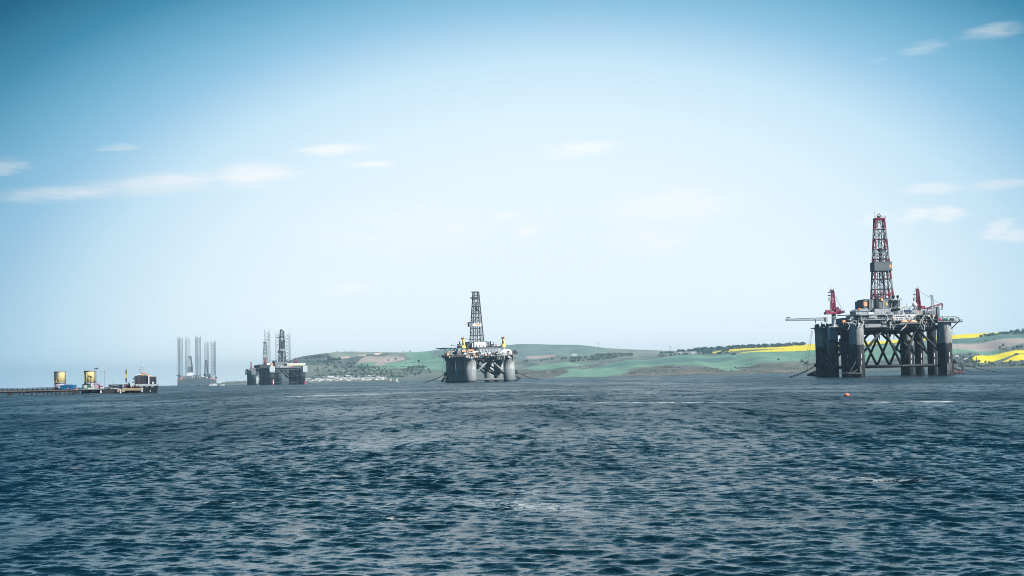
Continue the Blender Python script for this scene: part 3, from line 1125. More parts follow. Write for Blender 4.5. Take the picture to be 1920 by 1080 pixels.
def sail_boat(px, py, hullm, label):
    p = on_sea(px, py)
    p = p * (3900 / p.y)
    o = bpy.data.objects.new('sailing_boat', None)
    col.objects.link(o)
    o.location = (p.x, p.y, 0)
    o.rotation_euler = (0, 0, .3)
    tag(o, label, 'boat')
    h = MB()
    h._add([(-4.5, -1.3, 1.3), (3, -1.4, 1.3), (6, 0, 1.6), (3, 1.4, 1.3), (-4.5, 1.3, 1.3),
            (-4, -.8, -.4), (2.5, -.8, -.4), (4.8, 0, -.3), (2.5, .8, -.4), (-4, .8, -.4)],
           [(0, 1, 2, 3, 4), (9, 8, 7, 6, 5), (0, 5, 6, 1), (1, 6, 7, 2), (2, 7, 8, 3), (3, 8, 9, 4), (4, 9, 5, 0)])
    h.build('hull', hullm, o)
    MB().cyl((.8, 0, 1.2), (.8, 0, 13), .12, .07, 6).build('mast', M['galv'], o)
    s = MB()
    s._add([(.6, .02, 2.2), (.6, .02, 12.5), (-4.2, .5, 2.2), (.6, -.06, 2.2), (.6, -.06, 12.5), (-4.2, .42, 2.2)],
           [(0, 1, 2), (5, 4, 3), (0, 3, 4, 1), (1, 4, 5, 2), (2, 5, 3, 0)])
    s.build('mainsail', M['white'], o)


sail_boat(733.5, 717.5, M['red'], 'red hulled sailing boat with white sail off the white village')
sail_boat(745, 714.8, M['white'], 'white sailing boat beside the red one off the white village')


# ------------------------------------------------------------------ rig parts
def column(name, mat, u, v, r, z0, z1, parent, n=28, ledge=None):
    pr = [(r, z0)]
    if ledge:
        pr += [(r * 1.05, z0 + .1), (r * 1.05, ledge), (r, ledge + .4)]
    pr += [(r, z1 - 1.2), (r * 1.04, z1 - 1.0), (r * 1.04, z1)]
    return MB().lathe((u, v, 0), pr, n).build(name, mat, parent, smooth=True)


def derrick(parent, name, c, w0, w1, dr, z0, z1, nb, mats, bar_r, leg_r, single=True, top_red=None):
    """tapered four-legged derrick; mats = list of leg paint per bay"""
    dk = bpy.data.objects.new(name, None)
    col.objects.link(dk)
    dk.parent = parent

    def pt(k, i):
        t = k / nb
        w = w0 + (w1 - w0) * t
        sx, sy = ((-1, -1), (1, -1), (1, 1), (-1, 1))[i]
        return Vector((c[0] + sx * w / 2, c[1] + sy * w * dr / 2, z0 + (z1 - z0) * t))
    for i in range(4):
        mb = MB()
        mset = []
        for k in range(nb):
            m = mats[k]
            if m not in mset:
                mset.append(m)
            mb.mi = mset.index(m)
            mb.bar(pt(k, i), pt(k + 1, i), leg_r)
        mb.build('leg', mset, dk)
    lat = MB()
    for k in range(nb + 1):
        for i in range(4):
            j = (i + 1) % 4
            if single:
                MB().bar(pt(k, i), pt(k, j), bar_r).build('girt', M['b_derrick'], dk)
            else:
                lat.bar(pt(k, i), pt(k, j), bar_r)
    for k in range(nb):
        for i in range(4):
            j = (i + 1) % 4
            mid = (pt(k + 1, i) + pt(k + 1, j)) / 2
            segs = ((pt(k, i), mid), (pt(k, j), mid)) if k % 2 else ((pt(k, i), pt(k + 1, j)), (pt(k, j), pt(k + 1, i)))
            for a, b in segs:
                if single:
                    MB().bar(a, b, bar_r * .75).build('brace', M['b_derrick'], dk)
                else:
                    lat.bar(a, b, bar_r * .8)
    if not single:
        lat.build('lattice', M['b_derrick'], dk, kind='stuff')
    return dk, pt


def handrail(fr, pts, parent=None, h=1.2, step=3.0, r=.07, mat='dark', name='handrail'):
    mb = MB()
    for a, b in zip(pts[:-1], pts[1:]):
        a, b = Vector(a), Vector(b)
        n = max(1, int((b - a).length / step))
        for k in range(n + 1):
            q = a.lerp(b, k / n)
            mb.bar(q, q + Vector((0, 0, h)), r)
        for z in (h * .5, h):
            mb.bar(a + Vector((0, 0, z)), b + Vector((0, 0, z)), r)
    return mb.build(name, M[mat], parent or fr.root)


CL_NAMES = ['container', 'equipment_locker', 'storage_tank', 'vent_pipe', 'pump_unit', 'pipe_bundle']


def clutter(fr, u0, u1, v0, v1, z, n, seed, smin=1.0, smax=3.4, mats=('light', 'mid', 'dark', 'white', 'mid', 'paleorange', 'light')):
    """the small machinery that stands about on a deck, each piece a part"""
    rg = random.Random(seed)
    for i in range(n):
        u, v = rg.uniform(u0, u1), rg.uniform(v0, v1)
        s = rg.uniform(smin, smax)
        mat = M[rg.choice(mats)]
        k = rg.randrange(6)
        mb = MB()
        if k == 0:
            mb.box((u, v, z + s * .45), (s * 1.6, s, s * .9))
            for q in range(5):
                mb.box((u - s * .7 + q * s * .35, v - s * .52, z + s * .45), (s * .08, .1, s * .8))
        elif k == 1:
            mb.box((u, v, z + s * .6), (s * .8, s * .8, s * 1.2)).box((u, v, z + s * 1.24), (s * .9, s * .9, s * .08))
        elif k == 2:
            mb.lathe((u, v, z), [(s * .45, 0), (s * .45, s * 1.0), (s * .3, s * 1.2), (s * .1, s * 1.25)], 10)
        elif k == 3:
            mb.cyl((u, v, z), (u, v, z + s * 1.7), s * .12, n=6).cyl((u, v, z + s * 1.7), (u + s * .35, v, z + s * 1.75), s * .16, n=6)
        elif k == 4:
            mb.box((u, v, z + s * .2), (s * 1.4, s * .8, s * .4)).cyl((u - s * .5, v, z + s * .6), (u + s * .3, v, z + s * .6), s * .3, n=8)
        else:
            for q in range(4):
                mb.cyl((u - s, v + q * .3, z + .3 + .12 * (q % 2)), (u + s, v + q * .3, z + .3), .17, n=6)
        mb.build(CL_NAMES[k], mat, fr.root)


def group_part(name, parent):
    o = bpy.data.objects.new(name, None)
    col.objects.link(o)
    o.parent = parent
    return o


# ------------------------------------------------------------------ right-hand rig (nearest)
def rig_a():
    f = Frame('drilling_rig', 'large dark eight-legged drilling rig at right with tall red and grey derrick', 'oil rig',
              1648.2, 975, 5.0, (1460, 530, 5.3333), cx=251.6)
    rt_ = f.root
    p = f.p
    W_ = 925
    VS = (-38, -12.7, 12.7, 38)
    LX = (790, 675, 557, 442)
    RX = (1668, 1540, 1412, 1290)
    LU, RU = [], []
    for i, v in enumerate(VS):
        big = i in (0, 3)
        r = 4.75 if big else 3.15
        for X, lst in ((LX[i], LU), (RX[i], RU)):
            u = p(X, 850, v).x
            lst.append(u)
            ztop = 35.0 if big else 33.0
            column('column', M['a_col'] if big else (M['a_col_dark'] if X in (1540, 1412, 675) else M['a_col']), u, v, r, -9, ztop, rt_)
            # painted draught boards
            for dz in (9.0, 13.5):
                MB().box((u + (1.2 if big else .3), v - r - .05, dz), (.42, .16, 3.0)).build('draught_board', M['white'], rt_)
    # pontoons under the columns (just awash) and their upturned ends
    for lst in (LU, RU):
        um = sum(lst) / 4
        MB().box((um, 0, -4.6), (12, 96, 7.6)).build('pontoon', M['a_col_dark'], rt_)
    # W shaped frames between the legs, one at each pair
    for i, v in enumerate(VS):
        ul, ur = LU[i], RU[i]
        um = (ul + ur) / 2
        w = (ur - ul) / 2
        tl, tr = um - w * .37, um + w * .37
        zt, zb, zc = 31.2, 7.0, 11.5
        for a, b in (((tl, v, zt), (ul, v, zc)), ((tr, v, zt), (ur, v, zc)), ((tl, v, zt), (um, v, zb)), ((tr, v, zt), (um, v, zb))):
            MB().cyl(a, b, .85, n=10).build('brace', M['brace'], rt_, smooth=True)
        MB().cyl((ul, v, 6.6), (ur, v, 6.6), .95, n=10).build('cross_beam', M['brace'], rt_, smooth=True)
    for lst in (LU, RU):
        for i in range(3):
            MB().cyl((lst[i], VS[i], 8), (lst[i + 1], VS[i + 1], 28), .7, n=8).build('brace', M['brace'], rt_, smooth=True)
    # main deck
    ud0, ud1 = LU[0] + 4.5, RU[0] - 4.5
    MB().box2((ud0, -40, 30.4), (ud1, 40, 33.6)).build('deck', M['dark'], rt_)
    for v in (-34, -20, -6, 8, 22, 35):
        MB().box2((ud0 + 1, v - .5, 29.2), (ud1 - 1, v + .5, 30.4)).build('deck_girder', M['brace'], rt_)
    for v in (-40.6,):
        MB().box2((ud0, v, 31.6), (ud1, v + .6, 33.2)).build('deck_edge_beam', M['mid'], rt_)
    MB().box2((ud0 - 4, -36, 33.6), (ud1 + 5, 38, 34.2)).build('upper_deck', M['mid'], rt_)
    # hanging pipework under the deck
    for X in (962, 1005, 1150, 1445, 1480):
        a = p(X, 462, -20)
        MB().cyl((a.x, -20, 30.4), (a.x, -20, 24.5), .28, n=6).build('hanging_pipe', M['brace'], rt_)
    f.fbox('riser_frame', M['brace'], 955, 1130, 508, 516, -18, .8)
    # --- front face of the house
    f.fbox('lower_house', M['light'], 868, 1092, 412, 446, -41.5, 6)
    acc = f.fbox('accommodation', M['mid'], 818, 1142, 324, 412, -40, 26)
    win = MB().box((0, 0, 0), (1.05, .12, .95)).mesh('window', M['glass'])
    for k in range(10):
        q = p(842 + k * 31, 350, -40.05)
        inst('window', win, acc, (q.x, -40.06, q.z))
    for k in range(5):
        q = p(870 + k * 58, 391, -40.05)
        inst('window', win, acc, (q.x, -40.06, q.z), s=(.7, 1, .7))
    f.fbox('walkway', M['light'], 812, 1146, 366, 373, -42.5, 2.5, acc)
    f.fbox('roof_edge', M['light'], 806, 1150, 313, 324, -41.2, 28, acc)
    a, b = p(812, 366, -42.4), p(1146, 366, -42.4)
    handrail(f, [(a.x, -42.4, a.z), (b.x, -42.4, b.z)], acc, 1.1, 2.0, .09, 'light')
    f.fbox('bay_box', M['light'], 905, 985, 330, 362, -41.2, 1.2, acc)
    f.fbox('bay_box', M['dark'], 1092, 1135, 326, 365, -40.8, .8, acc)
    f.fbox('bay_box', M['light'], 1020, 1075, 372, 408, -41.6, 1.6, acc)
    # --- lifeboat station
    st = f.fbox('lifeboat_station', M['white'], 1144, 1398, 318, 376, -36, 12)
    for k in range(6):
        q = p(1158 + k * 19, 336, -36.05)
        inst('window', win, st, (q.x, -36.07, q.z), s=(.75, 1, .9))
    for k in range(4):
        q = p(1158 + k * 26, 358, -36.05)
        inst('window', win, st, (q.x, -36.07, q.z), s=(.7, 1, .7))
    for k in range(9):
        x = 1266 + k * 13
        a, b, c = p(x - 8, 404, -39), p(x, 348, -41), p(x + 8, 332, -43)
        MB().path([a, b, c], .17, 6).build('davit', M['white'], st)
    for x0 in (1218, 1308):
        a, b = p(x0, 392, -43), p(x0 + 78, 392, -43)
        c = (a + b) / 2
        L = (b.x - a.x) / 2
        mb = MB()
        prof = [(.02, -L), (.75, -L * .85), (1.15, -L * .4), (1.15, L * .4), (.75, L * .85), (.02, L)]
        mb.lathe((0, 0, 0), prof, 12)
        mb.v = [(c.x + z, c.y + y, c.z + x * .85) for (x, y, z) in mb.v]
        lb = mb.build('lifeboat', M['paleorange'], rt_, smooth=True)
        MB().box((c.x, c.y, c.z + 1.05), (L * .8, 1.3, .5)).build('canopy', M['white'], lb)
        MB().box((c.x, c.y, c.z - .2), (L * 1.9, 2.36, .16)).build('fender_strip', M['white'], lb)
    f.fbox('lifeboat_platform', M['light'], 1210, 1410, 402, 408, -44, 5)
    # --- ventilation stacks at right
    for k, x in enumerate((1400, 1440, 1485, 1530, 1562)):
        f.fbox('vent_house', M['light'] if k % 2 else M['mid'], x, x + 34, 318 + (k % 3) * 5, 402, -40 + k % 2, 8)
    for k, x in enumerate((1402, 1436, 1478, 1524, 1584)):
        f.fbox('vent_duct', M['brace'], x, x + 10, 322, 428, -42, 2)
    for k, x in enumerate((1452, 1497, 1543)):
        f.fbox('vent_hood', M['white'], x, x + 20, 322, 340, -41.6, 2)
    f.fbox('duct_rail', M['brace'], 1400, 1592, 366, 373, -42.6, 1.0)
    f.fbox('corner_pillar', M['mid'], 1588, 1612, 240, 440, -41, 3)
    # pipes and trunking over the roof
    for k in range(15):
        x = 1212 + k * 25
        y = 300 - (k * 37 % 5) * 8
        a, b, c = p(x, 318, -30 + k % 7 * 3), p(x, y - 30, -30 + k % 7 * 3), p(x + 16, y - 36, -30 + k % 7 * 3)
        MB().path([a, b, c], .2 + .06 * (k % 3), 6).build('vent_pipe', M[('dark', 'light', 'white', 'mid')[k % 4]], rt_)
    f.fbox('roof_house', M['white'], 1200, 1262, 278, 318, -22, 10)
    f.fbox('roof_container', M['navy'], 1262, 1326, 270, 306, -26, 5)
    f.fbox('roof_house', M['light'], 1332, 1394, 276, 318, -24, 9)
    f.fbox('roof_house', M['light'], 1400, 1470, 272, 318, -20, 9)
    f.fbox('roof_house', M['mid'], 1480, 1580, 284, 318, -26, 12)
    f.fbox('roof_rack', M['cream'], 1195, 1300, 240, 248, -14, 4)
    # mast of pipes at right rear
    a, b = p(1538, 284, -20), p(1535, 128, -20)
    m_ = MB().lattice(a, b, 1.7, .9, 10, .1, .16).build('radio_mast', M['galv'], rt_)
    f.fbox('mast_platform', M['galv'], 1524, 1548, 124, 138, -20.8, 1.6, m_)
    MB().cyl(p(1535, 128, -20), p(1534, 108, -20), .08, n=5).build('aerial', M['galv'], m_)
    # satellite dome
    d = p(1360, 222, -16)
    dm = MB().ball(d, 1.75, 16, 10).build('radar_dome', M['white'], rt_, smooth=True)
    MB().cyl((d.x, d.y, d.z - 3.6), (d.x, d.y, d.z - 1.4), .8, n=10).build('pedestal', M['light'], dm)
    f.tube('signal_post', M['red'], [(1282, 250, -16), (1282, 206, -16)], .2)
    # --- winch platforms on the corner columns
    for (lst, i, X0, X1, Y, sgn) in ((RU, 0, 1594, 1806, 394, 1), (LU, 3, 345, 600, 452, -1)):
        v = VS[i]
        a, b = p(X0, Y, v), p(X1, Y, v)
        pf = MB().box2((a.x, v - 6, a.z - .5), (b.x, v + 6, a.z)).build('winch_platform', M['dark'], rt_)
        handrail(f, [(a.x, v - 6, a.z), (b.x, v - 6, a.z), (b.x, v + 6, a.z)], pf, 1.3, 2.2, .09, 'dark')
        MB().bar((b.x - 1, v, a.z - .4) if sgn > 0 else (a.x + 1, v, a.z - .4),
                 (lst[i] + sgn * 4.6, v, a.z - 5), .5).build('platform_strut', M['dark'], pf)
        for k in range(3):
            uu = lst[i] + (k - 1) * 4.2
            MB().cyl((uu - 1.2, v - 3.6, a.z + 1.3), (uu + 1.2, v - 3.6, a.z + 1.3), 1.2, n=12).build('winch_drum', M[('pink', 'green', 'dark')[k]], pf)
            MB().box((uu, v - 3.4, a.z + .5), (3.2, 2.2, 1.0)).build('winch_base', M['light'], pf)
    a, b = p(1618, 343, -38), p(1762, 343, -38)
    MB().box2((a.x, -42, a.z - .25), (b.x, -38, a.z + .25)).build('gantry_beam', M['light'], rt_)
    for X in (1640, 1690, 1755):
        q = p(X, 390, -40)
        MB().bar((q.x, -40, q.z), (q.x, -40, a.z), .3).build('gantry_post', M['light'], rt_)
    f.tube('davit_hook', M['dark'], [(1770, 352, -41), (1800, 352, -41), (1806, 372, -41), (1812, 394, -41)], .3)
    # left deck side: the pile of machinery in front of the left crane
    f.fbox('side_house', M['mid'], 640, 720, 352, 412, -30, 14)
    f.fbox('side_house', M['light'], 720, 818, 340, 398, -34, 10)
    f.fbox('roof_beam', M['dark'], 600, 840, 320, 328, -33, 3)
    f.fbox('roof_beam', M['mid'], 700, 820, 400, 412, -40, 6)
    f.fbox('container', M['paleorange'], 640, 668, 374, 398, -33, 3)
    f.fbox('container', M['white'], 735, 765, 352, 378, -35, 2.4)
    clutter(f, LU[3] - 2, LU[1] + 4, -6, 40, 34.2, 26, 3, .9, 2.6)
    clutter(f, LU[0] - 2, LU[0] + 9, -41, -32, 35.2, 14, 4, .8, 2.2)
    clutter(f, ud0 + 6, ud1 - 2, -34, -10, 40.3, 40, 6, .8, 2.6, ('light', 'mid', 'white', 'light', 'white', 'paleorange', 'dark'))
    clutter(f, ud1 - 12, ud1 + 2, -30, 30, 36, 14, 8, 1.0, 2.6)
    MB().box2((ud0 + 2, -28, 34.2), (ud1 - 2, 34, 40.2)).build('deck_house', M['mid'], rt_)
    # pipes, boxes and brackets crowding the front of the deck
    rg = random.Random(77)
    for k in range(95):
        X = rg.uniform(630, 1592)
        v = -42.6 - rg.random() * 1.2
        t = rg.random()
        top_ = 318 if X > 820 else 345
        Y0 = rg.uniform(top_, 410)
        if t < .38:
            f.fbox('riser_pipe', M[rg.choice(['brace', 'white', 'dark', 'mid'])], X, X + rg.uniform(2.5, 5), Y0, min(452, Y0 + rg.uniform(25, 90)), v, .4)
        elif t < .68:
            w_ = rg.uniform(8, 24)
            f.fbox('wall_locker', M[rg.choice(['white', 'dark', 'light', 'brace', 'mid', 'paleorange'])], X, X + w_, Y0, Y0 + rg.uniform(6, 20), v, 1.2)
        elif t < .85:
            f.fbox('cable_tray', M[rg.choice(['dark', 'light', 'white'])], X, min(1592, X + rg.uniform(30, 110)), Y0, Y0 + rg.uniform(2.5, 4.5), v, .5)
        else:
            a_ = p(X, Y0, v)
            MB().path([a_, a_ + Vector((rg.uniform(-2, 2), 0, -2.5)), a_ + Vector((rg.uniform(-3, 3), 0, -5))], .16).build('hose', M['white'], rt_)
    for k in range(26):
        X = rg.uniform(640, 1590)
        f.fbox('under_deck_box', M[rg.choice(['brace', 'dark', 'mid'])], X, X + rg.uniform(8, 36), 440 + rg.uniform(-10, 6), 458 + rg.uniform(0, 16), -40 + rg.random() * 30, 2)
    # --- drill floor
    f.fbox('shed', M['light'], 772, 900, 284, 322, -24, 12)
    a, b, c_, d_ = p(764, 286, -24.4), p(906, 286, -24.4), p(890, 256, -24.4), p(800, 262, -24.4)
    rf = MB()
    rf._add([a, b, c_, d_] + [Vector((q.x, q.y + 13, q.z)) for q in (a, b, c_, d_)],
            [(0, 1, 2, 3), (7, 6, 5, 4), (0, 3, 7, 4), (3, 2, 6, 7), (2, 1, 5, 6), (1, 0, 4, 5)])
    rf.build('shed_roof', M['light'], rt_)
    f.fbox('floodlight', M['orange'], 796, 820, 256, 268, -25, 1)
    sub = f.fbox('drill_floor', M['mid'], 904, 1132, 168, 318, -11, 22)
    f.fbox('cladding', M['slate'], 850, 906, 176, 252, -10, 18, sub)
    f.fbox('cladding_top', M['slate'], 862, 930, 164, 178, -9.5, 17, sub)
    f.fbox('orange_panel', M['paleorange'], 850, 888, 194, 234, -10.15, .12, sub)
    f.fbox('orange_panel', M['yellow'], 1070, 1090, 200, 228, -11.12, .1, sub)
    f.fbox('orange_panel', M['paleorange'], 1022, 1044, 156, 180, -11.8, .6, sub)
    f.fbox('pipe_shaft', M['brace'], 976, 1006, 126, 262, -12.4, 1.3, sub)
    f.fbox('lower_house', M['light'], 962, 1112, 262, 318, -17, 6, sub)
    f.fbox('wall_rib', M['light'], 936, 942, 172, 262, -11.3, .4, sub)
    f.fbox('wall_rib', M['light'], 1044, 1050, 172, 262, -11.3, .4, sub)
    f.fbox('wall_rib', M['dark'], 1104, 1112, 172, 262, -11.3, .4, sub)
    f.fbox('balcony', M['dark'], 956, 1036, 254, 262, -14.5, 4, sub)
    f.fbox('opening', M['glass'], 1108, 1124, 200, 240, -11.1, .2, sub)
    fr_ = group_part('riser_tower', rt_)
    for x in (1136, 1162, 1188, 1208):
        f.tube('post', M['brace'], [(x, 300, -12), (x, 168, -12)], .26, fr_)
        f.tube('post', M['brace'], [(x, 300, -5), (x, 168, -5)], .26, fr_)
    f.fbox('core', M['slate'], 1142, 1204, 182, 318, -9, 5, fr_)
    f.fbox('platform', M['light'], 1128, 1234, 164, 173, -13, 10, fr_)
    f.fbox('platform', M['light'], 1128, 1214, 250, 256, -13, 10, fr_)
    for x in (1150, 1190):
        q = p(x, 140, -10)
        MB().ball((q.x, q.y, q.z), .95, 12, 8, 1.15).build('drum', M['brace'], fr_, smooth=True)
        MB().cyl((q.x, q.y, q.z - 2), (q.x, q.y, q.z - .6), .35, n=8).build('drum_stand', M['brace'], fr_)
    f.tube('davit', M['light'], [(1232, 235, -12), (1232, 158, -12), (1214, 160, -12)], .13, fr_)
    # --- derrick
    zb = p(1030, 165, 0).z
    zt = p(1013, -632, 0).z
    mats = [M['red'], M['legwhite'], M['red'], M['red'], M['legwhite'], M['red'], M['legwhite'], M['red']]
    cu = p(1029, 0, 0).x
    dk, pt = derrick(rt_, 'derrick', (cu, 0), 13.0, 6.0, .62, zb, zt, 8, mats, .42, .95)
    # foot lattice in red
    for i in range(4):
        j = (i + 1) % 4
        MB().bar(pt(0, i), pt(.5, j), .4).build('foot_brace', M['pink'], dk)
        MB().bar(pt(0.5, i), pt(.5, j), .42).build('foot_brace', M['red'], dk)
    # windwall cabin half-way up
    z0, z1 = p(1030, -118, 0).z, p(1030, -202, 0).z
    hw = 6.1
    for s in (-1, 1):
        MB().box2((cu - hw, s * 4.3 - .12, z0), (cu + hw, s * 4.3 + .12, z1)).build('windwall', M['slate'], dk)
        MB().box2((cu + s * hw - .12, -4.18, z0), (cu + s * hw + .12, 4.18, z1)).build('windwall', M['slate'], dk)
    MB().box2((cu - hw - .25, -4.6, z1), (cu + hw + .25, -4.2, z1 + .25)).build('windwall_rail', M['mid'], dk)
    MB().box2((cu - hw - .25, -4.6, z0 - .3), (cu + hw + .25, 4.6, z0)).build('windwall_floor', M['dark'], dk)
    q = p(1118, -165, -4.5)
    MB().box((q.x, -4.46, q.z), (1.35, .08, 2.1)).build('logo_panel', M['paleorange'], dk)
    MB().box((q.x, -4.52, q.z - .3), (.6, .06, .9)).build('logo_mark', M['yellow'], dk)
    # inside: guide rails, travelling block, stand pipes
    for du in (-1.1, 1.1):
        MB().bar((cu + du, 0, zb), (cu + du, 0, zt), .38).build('guide_rail', M['b_derrick'], dk)
    for du, dv, zt_, w_ in ((-2.6, 1.4, .62, .3), (-2.2, -1.6, .5, .26), (2.1, -1.2, .66, .3), (.3, 1.9, .9, .24), (1.7, 1.7, .45, .4), (-.4, -2.0, .7, .22)):
        MB().bar((cu + du, dv, zb), (cu + du * .75, dv * .8, zb + (zt - zb) * zt_), w_).build('drill_pipe_stand', M['b_derrick'], dk)
    MB().bar((cu + 2.6, 1, zb), (cu + 1.6, 1, z0), .5).build('stand_pipe', M['b_derrick'], dk)
    for (Y0, Y1, w) in ((-330, -310, 2.6), (-300, -262, 1.6), (-255, -205, 2.0), (-345, -332, 1.4)):
        MB().box2((cu - w / 2, -1, p(1020, Y1, 0).z), (cu + w / 2, 1, p(1020, Y0, 0).z)).build('travelling_block', M['dark'], dk)
    MB().path([(cu - 2.5, 0, p(1000, 0, 0).z), (cu - 2, 0, p(1000, -20, 0).z - 3.5), (cu - .5, 0, p(1000, -30, 0).z - 4), (cu + .6, 0, p(1000, -60, 0).z)], .16).build('mud_hose', M['b_derrick'], dk)
    # crown
    zc = zt
    MB().box2((cu - 3.5, -2.6, zc - .3), (cu + 3.5, 2.6, zc + .9)).build('crown_platform', M['red'], dk)
    MB().path([(cu - 1.5, 0, zc + .9), (cu - .8, 0, zc + 3.2), (cu, 0, zc + 4.1), (cu + .8, 0, zc + 3.2), (cu + 1.6, 0, zc + .9)], .24).build('gin_pole', M['b_derrick'], dk)
    MB().cyl((cu - .4, -.5, zc + 1.7), (cu - .4, .5, zc + 1.7), .95, n=12).build('crown_block', M['b_derrick'], dk)
    handrail(f, [(cu - 3.6, -2.7, zc + .9), (cu + 4.0, -2.7, zc + .9)], dk, 1.3, 1.5, .1, 'dark')
    MB().bar((cu - 3.6, -2, zt - 26), (cu - 3.7, -2, zc + 5.0), .16).build('lightning_rod', M['b_derrick'], dk)
    MB().box((cu + 3.9, -1.5, zc + 1.4), (.7, .7, 1.0)).build('beacon', M['light'], dk)
    # --- left crane
    v = 12.7
    cr = group_part('pedestal_crane', rt_)
    MB().cyl(p(550, 452, v), p(550, 312, v), 1.45, n=14).build('pedestal', M['a_box'], cr, smooth=True)
    f.fbox('slewing_platform', M['pink'], 474, 622, 292, 314, v - 2.6, 5.2, cr)
    f.fbox('machine_house', M['pink'], 572, 622, 262, 292, v - 2.4, 4.8, cr)
    f.fbox('operator_cab', M['pink'], 476, 512, 274, 292, v - 2.6, 2.4, cr)
    base, top = p(546, 290, v), p(541, 92, v)
    mb = MB()
    for sx, sy in ((-1, -1), (1, -1), (1, 1), (-1, 1)):
        mb.bar(base + Vector((sx * 1.6, sy * 1.5, 0)), top + Vector((sx * .75, sy * .7, 0)), .55)
    mb.build('tower_leg_frame', M['pink'], cr)
    mb = MB()
    for k in range(7):
        a_ = base.lerp(top, k / 7)
        b_ = base.lerp(top, (k + 1) / 7)
        wa, wb = 1.6 - .85 * k / 7, 1.6 - .85 * (k + 1) / 7
        s_ = 1 if k % 2 else -1
        for y_ in (-1, 1):
            mb.bar(a_ + Vector((s_ * wa, y_ * wa * .9, 0)), b_ + Vector((-s_ * wb, y_ * wb * .9, 0)), .38)
            mb.bar(b_ + Vector((-wb, y_ * wb * .9, 0)), b_ + Vector((wb, y_ * wb * .9, 0)), .3)
    mb.build('tower_bracing', M['pink'], cr)
    f.fbox('tower_plate', M['pink'], 528, 562, 200, 288, v - .4, .8, cr)
    f.fbox('head_platform', M['dark'], 503, 556, 124, 132, v - 1.4, 2.8, cr)
    f.fbox('head_platform', M['dark'], 503, 556, 92, 98, v - 1.4, 2.8, cr)
    mb = MB()
    for X in (505, 528, 552):
        for dv in (-1.3, 1.3):
            mb.bar(p(X, 186, v + dv) if X < 540 else p(X, 130, v + dv), p(X, 62, v + dv), .2)
    mb.build('head_frame', M['dark'], cr)
    f.fbox('sheave_box', M['dark'], 522, 550, 70, 92, v - .8, 1.6, cr)
    f.fbox('ladder_cage', M['light'], 504, 524, 150, 184, v - 1.7, 1.2, cr)
    f.tube('ladder', M['light'], [(515, 290, v - 1.8), (515, 186, v - 1.8)], .22, cr)
    f.tube('aerial', M['dark'], [(521, 62, v), (521, 42, v)], .09, cr)
    f.tube('aerial', M['dark'], [(552, 62, v), (553, 46, v)], .09, cr)
    for dv in (-.5, .5):
        f.tube('pendant_stay', M['galv'], [(562, 124, v + dv), (650, 296, v + dv)], .15, cr)
    bm_ = MB().lattice(p(606, 300, v - 1), p(655, 288, v - 12), 1.5, 1.1, 8, .14, .24).build('boom', M['pink'], cr)
    f.fbox('engine', M['dark'], 580, 604, 246, 262, v - 1.5, 2.2, cr)
    f.tube('exhaust', M['dark'], [(588, 262, v), (588, 240, v)], .25, cr)
    # pale box sponson on that leg
    f.fbox('leg_casing', M['a_box'], 511, 590, 436, 572, v - 4.2, 5)
    f.fbox('leg_casing', M['mid'], 503, 560, 574, 712, v - 4.0, 3)
    f.fbox('leg_casing', M['dark'], 618, 640, 560, 706, -14, 3)
    # --- horizontal lattice boom sticking out to the left
    bb = group_part('burner_boom', rt_)
    a_, b_ = p(66, 369, 12), p(478, 357, 12)
    for dy in (-.75, .75):
        for dz in (-1.35, .55):
            MB().bar(a_ + Vector((0, dy, dz * .5)), b_ + Vector((0, dy, dz)), .24).build('chord', M['dark'], bb)
    mb = MB()
    for k in range(26):
        t0, t1 = k / 26, (k + 1) / 26
        lo0, hi0 = a_.lerp(b_, t0) + Vector((0, -.75, -.7 - .65 * t0)), a_.lerp(b_, t0) + Vector((0, -.75, .3 + .25 * t0))
        lo1, hi1 = a_.lerp(b_, t1) + Vector((0, -.75, -.7 - .65 * t1)), a_.lerp(b_, t1) + Vector((0, -.75, .3 + .25 * t1))
        mb.bar(lo0, hi1, .13) if k % 2 else mb.bar(hi0, lo1, .13)
        mb.bar(lo1, hi1, .13)
        o_ = Vector((0, 1.5, 0))
        mb.bar(lo0 + o_, hi1 + o_, .13) if k % 2 else mb.bar(hi0 + o_, lo1 + o_, .13)
        mb.bar(hi1, hi1 + o_, .13)
    mb.build('lattice', M['dark'], bb, kind='stuff')
    f.fbox('boom_tip', M['dark'], 78, 116, 346, 356, 11.3, 1.5, bb)
    f.fbox('boom_root', M['light'], 470, 490, 345, 395, 10.5, 3, bb)
    f.tube('boom_post', M['dark'], [(367, 405, 12), (367, 366, 12)], .3, bb)
    f.tube('boom_stay', M['galv'], [(500, 352, 12), (585, 350, 12)], .14, bb)
    # --- right crane
    v = -10
    cr = group_part('pedestal_crane', rt_)
    base, top = p(1402, 262, v), p(1388, 66, v)
    MB().cyl(p(1404, 318, v), p(1402, 258, v), 1.35, n=14).build('pedestal', M['light'], cr, smooth=True)
    f.fbox('slewing_platform', M['red'], 1372, 1470, 250, 264, v - 2.2, 4.4, cr)
    f.fbox('machine_house', M['red'], 1428, 1466, 232, 250, v - 2, 4, cr)
    mb = MB()
    for sx, sy in ((-1, -1), (1, -1), (1, 1), (-1, 1)):
        mb.bar(base + Vector((sx * 1.15, sy * 1.1, 0)), top + Vector((sx * .6, sy * .6, 0)), .5)
    mb.build('tower_leg_frame', M['red'], cr)
    mb = MB()
    for k in range(7):
        a_, b_ = base.lerp(top, k / 7), base.lerp(top, (k + 1) / 7)
        w = 1.15 - .5 * k / 7
        s_ = 1 if k % 2 else -1
        for y_ in (-1, 1):
            mb.bar(a_ + Vector((s_ * w, y_ * w, 0)), b_ + Vector((-s_ * w, y_ * w, 0)), .34)
    mb.build('tower_bracing', M['red'], cr)
